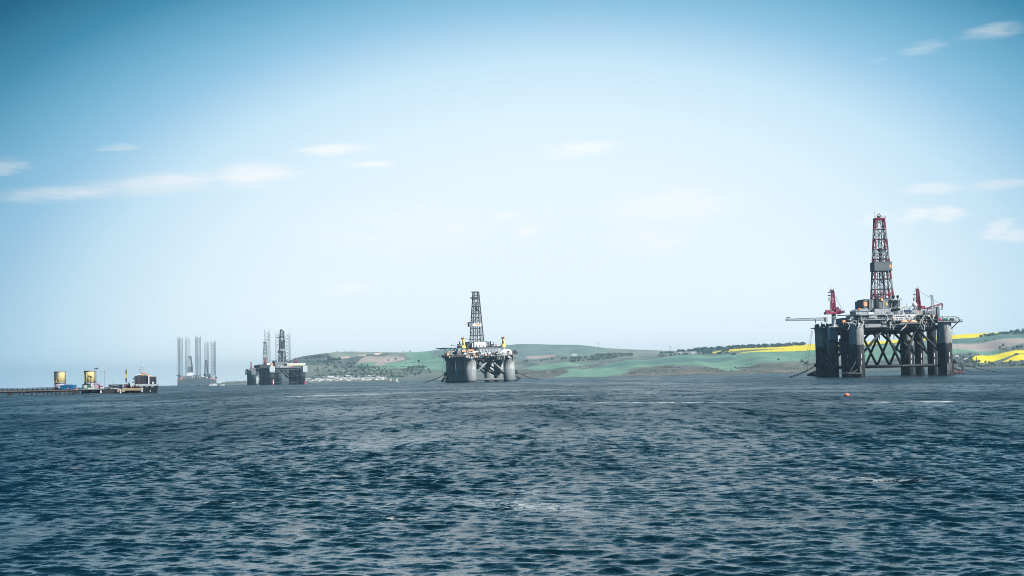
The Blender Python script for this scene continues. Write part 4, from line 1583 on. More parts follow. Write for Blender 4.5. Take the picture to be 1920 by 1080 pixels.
    f.fbox('tower_plate', M['red'], 1386, 1412, 130, 250, v - .35, .7, cr)
    f.fbox('head_platform', M['dark'], 1352, 1402, 116, 122, v - 1.2, 2.4, cr)
    f.fbox('ladder_cage', M['light'], 1352, 1372, 148, 182, v - 1.4, 1.3, cr)
    mb = MB()
    for X in (1355, 1378):
        for dv in (-1.1, 1.1):
            mb.bar(p(X, 182, v + dv), p(X, 68, v + dv), .18)
    mb.build('head_frame', M['dark'], cr)
    f.fbox('sheave_box', M['dark'], 1376, 1400, 58, 76, v - .7, 1.4, cr)
    f.tube('aerial', M['red'], [(1388, 60, v), (1388, 42, v)], .12, cr)
    for dv in (-.5, .5):
        f.tube('pendant_stay', M['galv'], [(1404, 82, v + dv), (1618, 214, v + dv)], .15, cr)
    MB().lattice(p(1460, 268, v), p(1628, 214, v), 1.5, 1.0, 12, .16, .26).build('boom', M['red'], cr)
    f.tube('boom_tip', M['red'], [(1626, 206, v), (1640, 218, v), (1636, 242, v)], .45, cr)
    f.tube('hook', M['dark'], [(1634, 238, v), (1633, 272, v)], .4, cr)
    # --- handrails along deck edges
    handrail(f, [(ud0 - 4, -36, 34.2), (ud0 - 4, 38, 34.2)], None, 1.2, 2.5, .08)
    handrail(f, [(ud0, -40.3, 40.4), (ud1, -40.3, 40.4)], None, 1.2, 2.5, .09, 'light')
    # --- mooring: fairleads, chains and hanging wires
    for (X, Y, v, ends) in ((370, 826, 38, ((96, 945, 0), (118, 950, 2))), (1758, 786, -38, ((1940, 903, -40), (2230, 898, -20)))):
        q = p(X, Y, v)
        fl = MB().ball(q, 1.35, 10, 6).build('fairlead', M['brace'], rt_)
        MB().box(q + Vector((-1.6 if X > 1000 else 1.6, 0, -.6)), (2.2, 1.2, 3.6)).build('bracket', M['brace'], fl)
        for (Xe, Ye, dv) in ends:
            e_ = p(Xe, Ye, v + dv)
            mb = MB()
            pts = []
            for k in range(9):
                t = k / 8
                g = q.lerp(e_, t)
                g.z -= 1.1 * math.sin(math.pi * t)
                pts.append(g)
            mb.path(pts, .2, 5)
            mb.build('mooring_chain', M['chain'], rt_)
    for pts in ([(334, 466, 36), (285, 890, 30)], [(346, 470, 36), (262, 925, 30)], [(330, 480, 36), (228, 935, 28)],
                [(1748, 490, -40), (1842, 830, -42)], [(1740, 440, -40), (1742, 780, -40)]):
        f.tube('hanging_wire', M['galv'], pts, .07)
    f.tube('chain_link_post', M['chain'], [(1838, 818, -38), (1838, 880, -38)], .3)
    # anchor racks at the waterline
    ar = group_part('anchor_rack', rt_)
    f.tube('rack_rail', M['brace'], [(376, 905, 40), (288, 925, 44), (376, 930, 40), (450, 934, 36)], .75, ar, 8)
    f.tube('rack_rail', M['brace'], [(378, 882, 40), (288, 922, 44)], .5, ar, 8)
    ar = group_part('anchor_rack', rt_)
    f.tube('rack_rail', M['oxide'], [(1735, 902, -38), (1842, 893, -34)], .8, ar, 8)
    f.tube('rack_rail', M['brace'], [(1745, 850, -38), (1842, 890, -34)], .45, ar, 8)
    f.fbox('rack_tank', M['a_col'], 1684, 1738, 808, 918, -44.5, 3, ar)
    f.fbox('rack_post', M['dark'], 1744, 1756, 822, 900, -43, 1.5, ar)
    f.fbox('fender_pipe', M['a_col_dark'], 812, 838, 836, 936, -43.6, 2)
    ar = group_part('anchor_rack', rt_)
    f.tube('rack_rail', M['dark'], [(632, 910, -42), (700, 908, -44), (836, 912, -44)], .75, ar, 8)
    f.tube('rack_rail', M['a_col'], [(700, 925, -44), (770, 790, -43)], .28, ar, 6)
    f.tube('rack_rail', M['a_col'], [(700, 925, -44), (790, 868, -43)], .28, ar, 6)
    for X, v in ((1368, 33), (1445, 9), (720, -18)):
        f.fbox('column_ladder', M['light'], X, X + 5, 500, 860, v, .3)


rig_a()


# ------------------------------------------------------------------ middle rig
def rig_b():
    f = Frame('drilling_rig', 'pale six-legged drilling rig in the middle with yellow cranes and dark derrick', 'oil rig',
              896, 1660, 22.5, (790, 530, 5.4), cx=-39.87)
    rt_, p = f.root, f.p
    VS = (-33, 0, 33)
    LX, RX = (500, 394, 298), (890, 785, 685)
    LU, RU = [], []
    for i, v in enumerate(VS):
        for X, lst in ((LX[i], LU), (RX[i], RU)):
            u = p(X, 880, v).x
            lst.append(u)
            r = 6.5 if v < 0 else 5.4
            column('column', M['b_col'], u, v, r, -8, 28.0, rt_, 28, 14.5)
            MB().box((u, v - r - .1, 11), (.5, .2, 4)).build('draught_board', M['white'], rt_)
    for lst in (LU, RU):
        MB().box((sum(lst) / 3, 0, -5.0), (16, 92, 8.4)).build('pontoon', M['a_col_dark'], rt_)
    for i, v in enumerate(VS):
        ul, ur = LU[i], RU[i]
        um = (ul + ur) / 2
        for a, b in (((um, v, 26.5), (ul + 3, v, 7.5)), ((um, v, 26.5), (ur - 3, v, 7.5))):
            MB().cyl(a, b, 1.05, n=10).build('brace', M['light'], rt_, smooth=True)
        MB().cyl((ul, v, 3.0), (ur, v, 3.0), 1.2, n=10).build('cross_beam', M['mid'], rt_, smooth=True)
    for i in range(2):
        for lst, s in ((LU, 1), (RU, -1)):
            MB().cyl((lst[i] + s * 5, VS[i], 8), ((LU[i] + RU[i]) / 2, VS[i + 1], 26), .9, n=8).build('brace', M['dark'], rt_)
    u0, u1 = LU[0] - 7.5, RU[0] + 7.5
    MB().box2((u0 + 2, -38, 25.6), (u1 - 2, 38, 27.8)).build('deck', M['dark'], rt_)
    MB().box2((u0 + 1.5, -39.5, 27.8), (u1 - 1.5, 39.5, 29.4)).build('deck_edge', M['mid'], rt_)
    MB().box2((u0, -40.5, 29.4), (u1, 40.5, 30.2)).build('deck_plating', M['b_deck'], rt_)
    rg = random.Random(91)
    for k in range(90):
        X = rg.uniform(236, 960)
        Y0 = rg.uniform(690, 752)
        v = -41.5 - rg.random()
        t = rg.random()
        if t < .35:
            f.fbox('riser_pipe', M[rg.choice(['brace', 'white', 'dark', 'mid'])], X, X + rg.uniform(2.5, 5), Y0, Y0 + rg.uniform(15, 40), v, .5)
        elif t < .8:
            f.fbox('wall_locker', M[rg.choice(['white', 'dark', 'light', 'brace', 'mid', 'navy', 'paleorange'])], X, X + rg.uniform(6, 22), Y0, Y0 + rg.uniform(6, 18), v, 1.6)
        else:
            f.fbox('cable_tray', M[rg.choice(['dark', 'light', 'white'])], X, X + rg.uniform(20, 80), Y0, Y0 + rg.uniform(2.5, 4.5), v, .6)
    handrail(f, [(u0, 40, 30.2), (u0, -40.4, 30.2), (u1, -40.4, 30.2), (u1, 40, 30.2)], None, 1.3, 3.0, .12)
    # houses
    mod = f.fbox('process_module', M['light'], 582, 806, 657, 738, -30, 40)
    for k in range(7):
        f.fbox('wall_rib', M['b_deck'], 590 + k * 30, 594 + k * 30, 662, 734, -30.4, .4, mod)
    f.fbox('module_roof', M['mid'], 576, 832, 650, 658, -31, 43, mod)
    f.fbox('module_roof', M['dark'], 700, 846, 641, 649, -20, 20, mod)
    ho = f.fbox('drill_house', M['white'], 538, 652, 602, 662, -10, 20)
    for k in range(3):
        f.fbox('door', M['glass'], 553 + k * 36, 561 + k * 36, 630, 660, -10.2, .25, ho)
    f.fbox('drill_floor', M['slate'], 488, 640, 598, 664, -2, 16)
    f.fbox('side_house', M['white'], 516, 536, 612, 668, -8, 6)
    f.fbox('side_house', M['dark'], 450, 512, 616, 668, -4, 8)
    f.fbox('pipe_rack', M['white'], 478, 582, 690, 722, -36, 14)
    f.fbox('pipe_rack', M['light'], 486, 590, 706, 712, -38, 4)
    f.fbox('lower_house', M['mid'], 440, 800, 726, 756, -39, 20)
    f.fbox('lower_house', M['dark'], 262, 440, 730, 752, -36, 20)
    # lifeboat house at right
    lbh = f.fbox('lifeboat_house', M['white'], 770, 920, 700, 744, -36, 10)
    a, b, c_, d_ = p(806, 700, -36.2), p(922, 700, -36.2), p(900, 676, -36.2), p(838, 670, -36.2)
    mb = MB()
    mb._add([a, b, c_, d_] + [Vector((q.x, q.y + 10, q.z)) for q in (a, b, c_, d_)],
            [(0, 1, 2, 3), (7, 6, 5, 4), (0, 3, 7, 4), (3, 2, 6, 7), (2, 1, 5, 6), (1, 0, 4, 5)])
    mb.build('roof', M['white'], lbh)
    for k in range(5):
        f.fbox('window', M['glass'], 820 + k * 18, 828 + k * 18, 710, 720, -36.2, .25, lbh)
    f.fbox('lifeboat', M['orange'], 776, 806, 728, 742, -39, 3)
    f.fbox('lifeboat', M['paleorange'], 470, 530, 676, 690, -37, 3)
    f.fbox('lifeboat', M['paleorange'], 412, 452, 680, 700, -37, 3)
    for (X, Y, r) in ((252, 736, 3.2), (940, 714, 3.6)):
        q = p(X, Y, -30)
        wd = MB().cyl(q + Vector((0, -1.5, 0)), q + Vector((0, 1.5, 0)), r * .8, n=14).build('winch_reel', M['navy'], rt_)
        MB().cyl(q + Vector((0, -1.8, 0)), q + Vector((0, -1.5, 0)), r, n=14).build('reel_flange', M['dark'], wd)
    f.fbox('winch_post', M['light'], 955, 972, 696, 742, -30, 3)
    # helideck at left on posts
    hd = f.fbox('helideck', M['mid'], 234, 364, 657, 664, -20, 30)
    for X in (243, 291, 340):
        f.tube('helideck_post', M['yellow'] if X == 291 else M['light'], [(X, 722, -16), (X, 664, -16)], .5, hd)
    f.tube('helideck_strut', M['light'], [(300, 700, -16), (350, 664, -16)], .4, hd)
    f.tube('helideck_strut', M['dark'], [(240, 690, -16), (240, 720, -16)], .6, hd)
    # derrick
    zb, zt = p(560, 610, 4).z, p(549, 92, 4).z
    cu = p(562, 610, 4).x
    dk, pt = derrick(rt_, 'derrick', (cu, 4), 13.4, 5.6, .86, zb, zt, 14, [M['b_derrick']] * 14, .42, .85)
    z0, z1 = p(560, 442, 4).z, p(560, 414, 4).z
    f.fbox('windwall', M['white'], 518, 608, 414, 442, -1.6, .3, dk)
    f.fbox('logo_panel', M['orange'], 552, 594, 421, 431, -1.75, .12, dk)
    MB().box2((cu - 5.6, 9.2, z0), (cu + 5.6, 9.5, z1)).build('windwall', M['white'], dk)
    f.fbox('monkey_board', M['dark'], 486, 520, 400, 408, -1, 6, dk)
    f.fbox('board_cabin', M['mid'], 482, 516, 408, 446, -1, 4, dk)
    f.tube('whip_boom', M['dark'], [(444, 419, 0), (490, 419, 0)], .25, dk)
    f.fbox('crown_platform', M['dark'], 516, 588, 147, 158, .6, 7, dk)
    f.fbox('crown_beam', M['dark'], 519, 582, 90, 97, 1.5, 5, dk)
    for du in (-1.2, 1.2):
        MB().bar((cu + du, 4, zb), (cu + du * .6, 4, zt - 12), .6).build('guide_rail', M['b_derrick'], dk)
    MB().box((cu, 4, zb + 40), (2.6, 2, 6)).build('travelling_block', M['b_derrick'], dk)
    # cranes
    for (X, v, y0, y1, bx, by, tx) in ((426, -22, 662, 556, 298, 636, 424), (832, -24, 648, 550, 726, 628, 831)):
        cr = group_part('pedestal_crane', rt_)
        MB().cyl(p(X, y0 + 70, v), p(X, y0 - 6, v), 1.9, n=12).build('pedestal', M['light'], cr)
        q0, q1 = p(X, y0, v), p(X, y0 - 32, v)
        mb = MB()
        mb.cyl(q0, q1, 3.4, 2.0, 4)
        mb.build('slewing_base', M['yellow'], cr)
        a, b = p(X, y0 - 30, v), p(tx, y1 + 8, v)
        MB().cyl(a, b, 2.0, 1.5, 4).build('tower', M['yellow'], cr)
        f.fbox('tower_head', M['pink'], tx - 11, tx + 11, y1, y1 + 14, v - 1.6, 3.2, cr)
        f.fbox('cab', M['cream'], X + 2, X + 14, y0 - 60, y0 - 40, v - 2.6, 1.4, cr)
        f.tube('boom', M['galv'], [(X - 12, y0 - 28, v), (bx, by, v - 8)], .3, cr)
        f.tube('pendant_stay', M['galv'], [(tx - 8, y1 + 14, v), (bx, by, v - 8)], .16, cr)
        f.tube('aerial', M['galv'], [(tx, y1, v), (tx, y1 - 14, v)], .12, cr)
        f.tube('hook', M['dark'], [(bx, by, v - 8), (bx + 10, by - 4, v - 8)], .4, cr)
    for (X, y0, y1) in ((388, 664, 596), (446, 640, 600), (462, 640, 610), (654, 662, 590), (684, 656, 600), (700, 650, 590), (372, 660, 640)):
        f.tube('vent_stack', M['dark'], [(X, y0, -6), (X, y1, -6)], .75)
    f.fbox('machine_block', M['mid'], 362, 404, 690, 726, -28, 14)
    f.fbox('machine_block', M['light'], 372, 392, 668, 690, -26, 6)
    f.fbox('machine_block', M['white'], 420, 470, 700, 726, -34, 6)
    f.fbox('machine_block', M['dark'], 380, 404, 622, 664, -10, 6)
    f.tube('rack_arm', M['dark'], [(440, 570, 0), (490, 572, 0)], .3)
    clutter(f, u0 + 3, u1 - 4, -39, -30, 30.2, 46, 31, 1.2, 3.4)
    clutter(f, u0 + 3, LU[0] + 20, -36, 20, 30.2, 60, 32, 1.4, 3.8, ('mid', 'dark', 'white', 'paleorange', 'light', 'dark'))
    clutter(f, LU[0] + 14, RU[0], -24, 10, 41.5, 18, 33, 1.2, 3.4, ('white', 'light', 'dark', 'white'))
    # mooring
    for (X, Y, v, ends) in ((246, 926, 33, ((14, 1010, 4), (22, 1016, 8))), (958, 905, -33, ((1180, 984, -8), (1215, 980, 4)))):
        q = p(X, Y, v)
        MB().ball(q, 2.4, 10, 6).build('fairlead', M['brace'], rt_)
        for (Xe, Ye, dv) in ends:
            e_ = p(Xe, Ye, v + dv)
            pts = []
            for k in range(9):
                g = q.lerp(e_, k / 8)
                g.z -= 1.2 * math.sin(math.pi * k / 8)
                pts.append(g)
            MB().path(pts, .24, 5).build('mooring_chain', M['chain'], rt_)
    for pts in ([(160, 965, 34), (160, 1020, 34)], [(132, 975, 34), (132, 1024, 34)], [(224, 770, 38), (212, 930, 38)], [(240, 770, 38), (238, 900, 38)], [(1180, 975, -30), (1180, 992, -30)]):
        f.tube('hanging_wire', M['chain'], pts, .12)
    for side in ([(246, 940, 34), (200, 1000, 36), (250, 1006, 34), (246, 962, 34), (212, 998, 36)],
                 [(955, 945, -33), (1006, 972, -30), (955, 994, -33), (980, 960, -31), (975, 985, -31)]):
        f.tube('anchor_rack', M['brace'], side, .6)


rig_b()


# ------------------------------------------------------------------ the two rigs at left
def rig_c():
    f = Frame('drilling_rig', 'distant blue-grey drilling rig with cream deck in front of the hill at left', 'oil rig',
              525.3, 2930, 26.75, (440, 600, 8.306), cx=-477.55)
    rt_, p = f.root, f.p
    VS = (-30, 0, 30)
    LX, RX = (560, 470, 422), (1045, 945, 885)
    LU, RU = [], []
    for i, v in enumerate(VS):
        for X, lst in ((LX[i], LU), (RX[i], RU)):
            u = p(X, 900, v).x
            lst.append(u)
            column('column', M['c_col'], u, v, 7.6 if i == 0 else 5.2, -8, 33, rt_, 24)
    for lst in (LU, RU):
        MB().box((sum(lst) / 3, 0, -5), (17, 86, 8.4)).build('pontoon', M['a_col_dark'], rt_)
    for i, v in enumerate(VS):
        um = (LU[i] + RU[i]) / 2
        for a, b in (((um - 8, v, 30), (LU[i], v, 8)), ((um + 8, v, 30), (RU[i], v, 8))):
            MB().cyl(a, b, 1.1, n=8).build('brace', M['brace'], rt_)
        MB().cyl((LU[i], v, 4), (RU[i], v, 4), 1.2, n=8).build('cross_beam', M['brace'], rt_)
    u0, u1 = LU[0] - 4, RU[0] + 4
    MB().box2((u0, -34, 29.5), (u1, 34, 34)).build('deck', M['dark'], rt_)
    MB().box2((u0 - 3, -36, 34), (u1 + 3, 36, 35)).build('deck_edge', M['mid'], rt_)
    # sponsons and red base marks on the near legs
    for (X0, X1, v, bx) in ((545, 628, -30, 592), (1062, 1134, -30, 1096)):
        f.fbox('sponson', M['greyblue'], X0, X1, 722 if X0 < 700 else 712, 806, v - 10, 14)
        f.fbox('sponson_base', M['mid'], X0 + 8, X1 - 4, 806, 822, v - 9, 12)
        q = p(bx, 996, v - 8.2)
        MB().cyl((q.x, q.y, -1), (q.x, q.y, 9), 3.0 if X0 > 700 else 1.6, .8 if X0 > 700 else 1.5, 8).build('warning_mark', M['pink'], rt_)
        if X0 < 700:
            f.fbox('draught_board', M['white'], 600, 610, 930, 994, v - 10, .6)
    f.fbox('sponson', M['mid'], 358, 420, 716, 800, 26, 12)
    # helideck in cream
    hd = f.fbox('helideck', M['cream'], 820, 1100, 680, 708, -26, 44)
    f.fbox('helideck_edge', M['white'], 814, 1106, 672, 681, -27, 46, hd)
    f.fbox('deck_house', M['mid'], 640, 830, 712, 742, -32, 40)
    f.fbox('deck_house', M['light'], 700, 900, 720, 738, -35, 10)
    f.fbox('deck_house', M['dark'], 388, 560, 700, 742, -22, 40)
    f.fbox('deck_house', M['white'], 500, 590, 672, 704, -20, 14)
    f.fbox('lifeboat', M['orange'], 572, 600, 690, 722, -34, 6)
    f.fbox('lifeboat', M['pink'], 860, 920, 728, 742, -36, 4)
    sub = f.fbox('drill_floor', M['mid'], 628, 826, 650, 716, -10, 20)
    f.fbox('wing', M['dark'], 618, 660, 630, 690, -8, 14, sub)
    f.fbox('wing', M['dark'], 800, 832, 630, 680, -8, 14, sub)
    zb, zt = p(738, 690, 0).z, p(727, 165, 0).z
    cu = p(740, 690, 0).x
    dk, pt = derrick(rt_, 'derrick', (cu, 0), 13.0, 5.6, .85, zb, zt, 12, [M['b_derrick']] * 12, .55, 1.1, single=False)
    f.fbox('crown_block', M['b_derrick'], 716, 742, 146, 166, -1, 3, dk)
    f.fbox('crown_platform', M['b_derrick'], 684, 772, 262, 272, -4, 8, dk)
    f.fbox('windwall', M['legwhite'], 700, 790, 448, 486, -6, .4, dk)
    f.fbox('windwall', M['b_derrick'], 684, 720, 470, 512, -6.5, 4, dk)
    MB().box((cu, 0, (zb + zt) / 2 - 12), (3, 3, 50)).build('guide_rail', M['b_derrick'], dk)
    for (X, v, y0, y1) in ((474, 10, 700, 596), (950, 20, 672, 594)):
        cr = group_part('pedestal_crane', rt_)
        MB().cyl(p(X, y0, v), p(X, y0 - 20, v), 4.0, 3.2, 8).build('slewing_base', M['red'], cr)
        MB().cyl(p(X, y0 - 18, v), p(X, y1, v), 2.4, 1.3, 4).build('tower', M['red'], cr)
        f.fbox('tower_head', M['red'], X - 12, X + 12, y1, y1 + 14, v - 2, 4, cr)
        f.tube('boom', M['pink'], [(X, y0 - 16, v), (X + 40, y0 - 8, v - 16)], .8, cr)
    clutter(f, u0 + 4, u1 - 30, -34, -20, 35, 34, 41, 2, 5, ('dark', 'white', 'pink', 'light', 'mid', 'paleorange'))
    clutter(f, u0 + 4, u0 + 34, -20, 30, 36, 20, 42, 2, 5, ('dark', 'white', 'pink', 'light', 'mid'))


def rig_d():
    f = Frame('drilling_rig', 'farther grey drilling rig partly hidden behind the distant blue-grey rig', 'oil rig',
              493.8, 3330, 21.5, (440, 600, 8.306), cx=-582)
    rt_, p = f.root, f.p
    VS = (-30, 0, 30)
    LX, RX = (300, 262, 236), (690, 640, 600)
    LU, RU = [], []
    for i, v in enumerate(VS):
        for X, lst in ((LX[i], LU), (RX[i], RU)):
            u = p(X, 900, v).x
            lst.append(u)
            column('column', M['c_col'], u, v, 6.4, -8, 31, rt_, 20)
    for lst in (LU, RU):
        MB().box((sum(lst) / 3, 0, -5), (16, 84, 8.4)).build('pontoon', M['a_col_dark'], rt_)
    for i, v in enumerate(VS):
        MB().cyl((LU[i], v, 4), (RU[i], v, 4), 1.2, n=8).build('cross_beam', M['brace'], rt_)
        um = (LU[i] + RU[i]) / 2
        for a, b in (((um - 8, v, 28), (LU[i], v, 8)), ((um + 8, v, 28), (RU[i], v, 8))):
            MB().cyl(a, b, 1.1, n=8).build('brace', M['brace'], rt_)
    u0, u1 = LU[0] - 5, RU[0] + 5
    MB().box2((u0, -34, 27), (u1, 34, 31)).build('deck', M['dark'], rt_)
    f.fbox('sponson', M['mid'], 180, 262, 782, 850, 24, 12)
    f.fbox('sponson', M['mid'], 262, 330, 775, 850, -38, 10)
    f.fbox('leg_casing', M['greyblue'], 322, 366, 880, 990, -34, 10)
    f.fbox('deck_house', M['mid'], 210, 330, 764, 786, -20, 30)
    f.fbox('deck_house', M['light'], 330, 500, 752, 780, -30, 30)
    f.fbox('drill_floor', M['mid'], 400, 560, 690, 770, -12, 24)
    zb, zt = p(477, 700, 0).z, p(470, 350, 0).z
    cu = p(478, 700, 0).x
    dk, pt = derrick(rt_, 'derrick', (cu, 0), 10.5, 4.8, .85, zb, zt, 9, [M['galv']] * 9, .5, 1.0, single=False)
    f.fbox('crown_platform', M['dark'], 448, 496, 344, 360, -3, 6, dk)
    MB().cyl(p(471, 346, 0), p(469, 300, 0), 1.7, .5, 4).build('crown_frame', M['galv'], dk)
    f.fbox('windwall', M['galv'], 436, 520, 540, 572, -5, .4, dk)
    cr = group_part('pedestal_crane', rt_)
    MB().cyl(p(258, 772, -10), p(257, 740, -10), 3.6, 2.4, 8).build('slewing_base', M['red'], cr)
    MB().cyl(p(257, 742, -10), p(255, 664, -10), 2.0, 1.2, 4).build('tower', M['red'], cr)
    f.fbox('tower_head', M['dark'], 248, 264, 654, 668, -11.5, 3, cr)
    f.tube('boom', M['dark'], [(262, 756, -10), (350, 768, -16)], .8, cr)
    clutter(f, u0, u0 + 30, -34, 20, 31, 22, 43, 2, 5, ('dark', 'white', 'pink', 'mid'))


rig_c()
rig_d()


# ------------------------------------------------------------------ jack-up rigs
def leg_mesh(h, w, bay, r, rc, nm):
    """triangular lattice leg standing at the origin; returns chord mesh list and web mesh"""
    pts = [Vector((w / 1.732 * math.cos(a), w / 1.732 * math.sin(a), 0)) for a in (R(-90), R(30), R(150))]
    chords = [MB().bar(q, q + Vector((0, 0, h)), rc).mesh('chord', nm) for q in pts]
    web = MB()
    n = int(h / bay)
    for k in range(n):
        for i in range(3):
            j = (i + 1) % 3
            a, b = pts[i], pts[j]
            m = (a + b) / 2 + Vector((0, 0, bay))
            z = Vector((0, 0, k * bay))
            web.bar(a + z, b + z, r)
            web.bar(a + z, m + z, r)
            web.bar(b + z, m + z, r)
    return chords, web.mesh('web', nm)


def jack_leg(parent, meshes, loc, rz):
    o = group_part('jacking_leg', parent)
    o.location = loc
    o.rotation_euler = (0, 0, rz)
    for c in meshes[0]:
        inst('chord', c, o)
    w = inst('web', meshes[1], o)
    w['kind'] = 'stuff'
    return o


def jackups():
    dark = leg_mesh(150, 14.5, 9.0, .62, .75, M['jack'])
    pale = leg_mesh(150, 13, 9.0, .5, .6, M['jackpale'])
    tall = leg_mesh(178, 17, 10.5, .42, .55, M['jack'])
    # nearer one of the pair at left
    f = Frame('jackup_rig', 'grey jack-up barge with three tall lattice legs, leftmost of the far rigs', 'jack-up rig',
              364, 4100, 12, (310, 610, 9.0))
    rt_, p = f.root, f.p
    for (X, Y, v, ms, s) in ((257, 190, 0, dark, 1), (383, 188, 34, pale, 1), (557, 170, -20, dark, 1.0)):
        q = p(X - 5, 960, v)
        top = p(X - 5, Y, v).z
        jack_leg(rt_, ms, (q.x, v, top - 150), R(-10))
    hull = f.fbox('hull', M['hull'], 203, 752, 898, 1006, -40, 80)
    f.fbox('hull_strake', M['mid'], 203, 752, 936, 942, -40.6, .6, hull)
    f.fbox('deck_house', M['mid'], 318, 512, 850, 898, -34, 40)
    f.fbox('deck_house', M['white'], 362, 470, 806, 852, -20, 26)
    f.fbox('deck_house', M['hull'], 520, 690, 872, 898, -36, 60)
    f.fbox('deck_house', M['light'], 470, 520, 838, 860, -10, 20)
    f.fbox('leg_housing', M['light'], 228, 312, 862, 900, -8, 18)
    f.fbox('leg_housing', M['mid'], 515, 610, 850, 900, -30, 18)
    f.fbox('sign_panel', M['pink'], 540, 578, 880, 890, -36.5, .4)
    f.fbox('container', M['paleorange'], 236, 300, 896, 912, -41, 3)
    dk = group_part('clad_derrick', rt_)
    q0, q1, q2 = p(420, 790, 0), p(418, 700, 0), p(416, 560, 0)
    MB().cyl(q0, q1, 10.5, 10.2, 4).build('clad_base', M['slate'], dk)
    MB().cyl(q1, q1 + Vector((0, 0, 3.5)), 10.6, 10.5, 4).build('clad_band', M['light'], dk)
    MB().cyl(q1 + Vector((0, 0, 3.5)), q2, 9.8, 6.2, 4).build('clad_tower', M['galv'], dk)
    MB().cyl(q2, p(415, 520, 0), 6.4, 5.6, 4).build('crown', M['slate'], dk)
    f.tube('crane_boom', M['dark'], [(180, 845, -20), (260, 850, -20)], 1.0)
    f.fbox('crane_cab', M['dark'], 236, 262, 836, 870, -22, 8)
    clutter(f, -44, 40, -38, -20, p(400, 898, -38).z, 40, 51, 3, 7, ('dark', 'light', 'mid', 'hull', 'white'))
    # farther one
    f = Frame('jackup_rig', 'paler jack-up barge with two slim lattice legs, behind the leftmost far rig', 'jack-up rig',
              398, 4450, 20, (310, 610, 9.0))
    rt_, p = f.root, f.p
    for (X, Y, v, ms) in ((820, 255, 0, dark), (707, 258, 30, pale), (640, 262, -30, pale)):
        q = p(X - 3, 960, v)
        if X == 640:
            continue
        jack_leg(rt_, ms, (q.x, v, p(X - 3, Y, v).z - 150), R(8))
    f.fbox('hull', M['hull'], 640, 862, 905, 985, -40, 80)
    f.fbox('deck_house', M['hull'], 668, 764, 818, 905, -20, 30)
    f.fbox('deck_house', M['light'], 780, 880, 872, 905, -30, 24)
    f.fbox('container', M['paleorange'], 800, 870, 900, 914, -42, 4)
    zb, zt = p(690, 840, 0).z, p(686, 600, 0).z
    dk, pt = derrick(rt_, 'derrick', (p(690, 840, 0).x, 0), 11, 4.5, .85, zb, zt, 8, [M['jack']] * 8, .5, 1.0, single=False)
    f.fbox('crown_platform', M['dark'], 672, 704, 590, 606, -4, 7, dk)
    MB().cyl(p(687, 590, 0), p(687, 565, 0), 1.6, .4, 4).build('crown_frame', M['jack'], dk)
    clutter(f, -24, 8, -38, -10, p(760, 905, -38).z, 16, 52, 3, 7, ('dark', 'light', 'mid', 'hull', 'white'))
    # the one whose legs rise behind the left rigs
    f = Frame('jackup_rig', 'jack-up whose three thin lattice legs rise above the distant left drilling rigs', 'jack-up rig',
              520, 4250, 15, (440, 600, 8.306))
    rt_, p = f.root, f.p
    for (X, Y, v) in ((523, 142, 0), (686, 168, 34), (838, 176, -6)):
        q = p(X, 960, v)
        jack_leg(rt_, tall, (q.x, v, p(X, Y, v).z - 178), R(6 + X % 7))
    f.fbox('hull', M['hull'], 480, 900, 905, 985, -36, 76)
    f.fbox('deck_house', M['mid'], 620, 760, 860, 905, -20, 40)


jackups()


def work_boat(px, py, D, L, label):
    a = ray(px, py)[0]
    o = bpy.data.objects.new('work_boat', None)
    col.objects.link(o)
    o.location = (a * D, D, 0)
    o.rotation_euler = (0, 0, .12)
    tag(o, label, 'boat')
    h = MB()
    b_, z = L * .13, L * .13
    h._add([(-L / 2, -b_, z), (L * .3, -b_, z), (L / 2, 0, z * 1.5), (L * .3, b_, z), (-L / 2, b_, z),
            (-L / 2, -b_ * .8, -1), (L * .28, -b_ * .7, -1), (L * .42, 0, -1), (L * .28, b_ * .7, -1), (-L / 2, b_ * .8, -1)],
           [(0, 1, 2, 3, 4), (9, 8, 7, 6, 5), (0, 5, 6, 1), (1, 6, 7, 2), (2, 7, 8, 3), (3, 8, 9, 4), (4, 9, 5, 0)])
    h.build('hull', M['white'], o)
    MB().box((L * .12, 0, z + L * .08), (L * .3, b_ * 1.3, L * .16)).build('wheelhouse', M['white'], o)
    MB().box((L * .12, -b_ * .66, z + L * .11), (L * .26, .1, L * .05)).build('window_band', M['glass'], o)
    MB().cyl((L * .1, 0, z + L * .15), (L * .1, 0, z + L * .34), .25, n=6).build('mast', M['galv'], o)


work_boat(400, 719, 3950, 22, 'white boat lying in front of the paler jack-up hull')
work_boat(417, 719, 4000, 14, 'smaller white boat right of the far leg towers')


# ------------------------------------------------------------------ pier at left
PD, PZ = 863.0, 2.75
CR5 = (150, 680, 12.0)
CR4 = (0, 680, 12.0)


def thing_on_pier(name, label, cat, px, crop, D=PD + 3, z=PZ, rot=0.0, group=None):
    return Frame(name, label, cat, px, D, rot, crop, z, group)


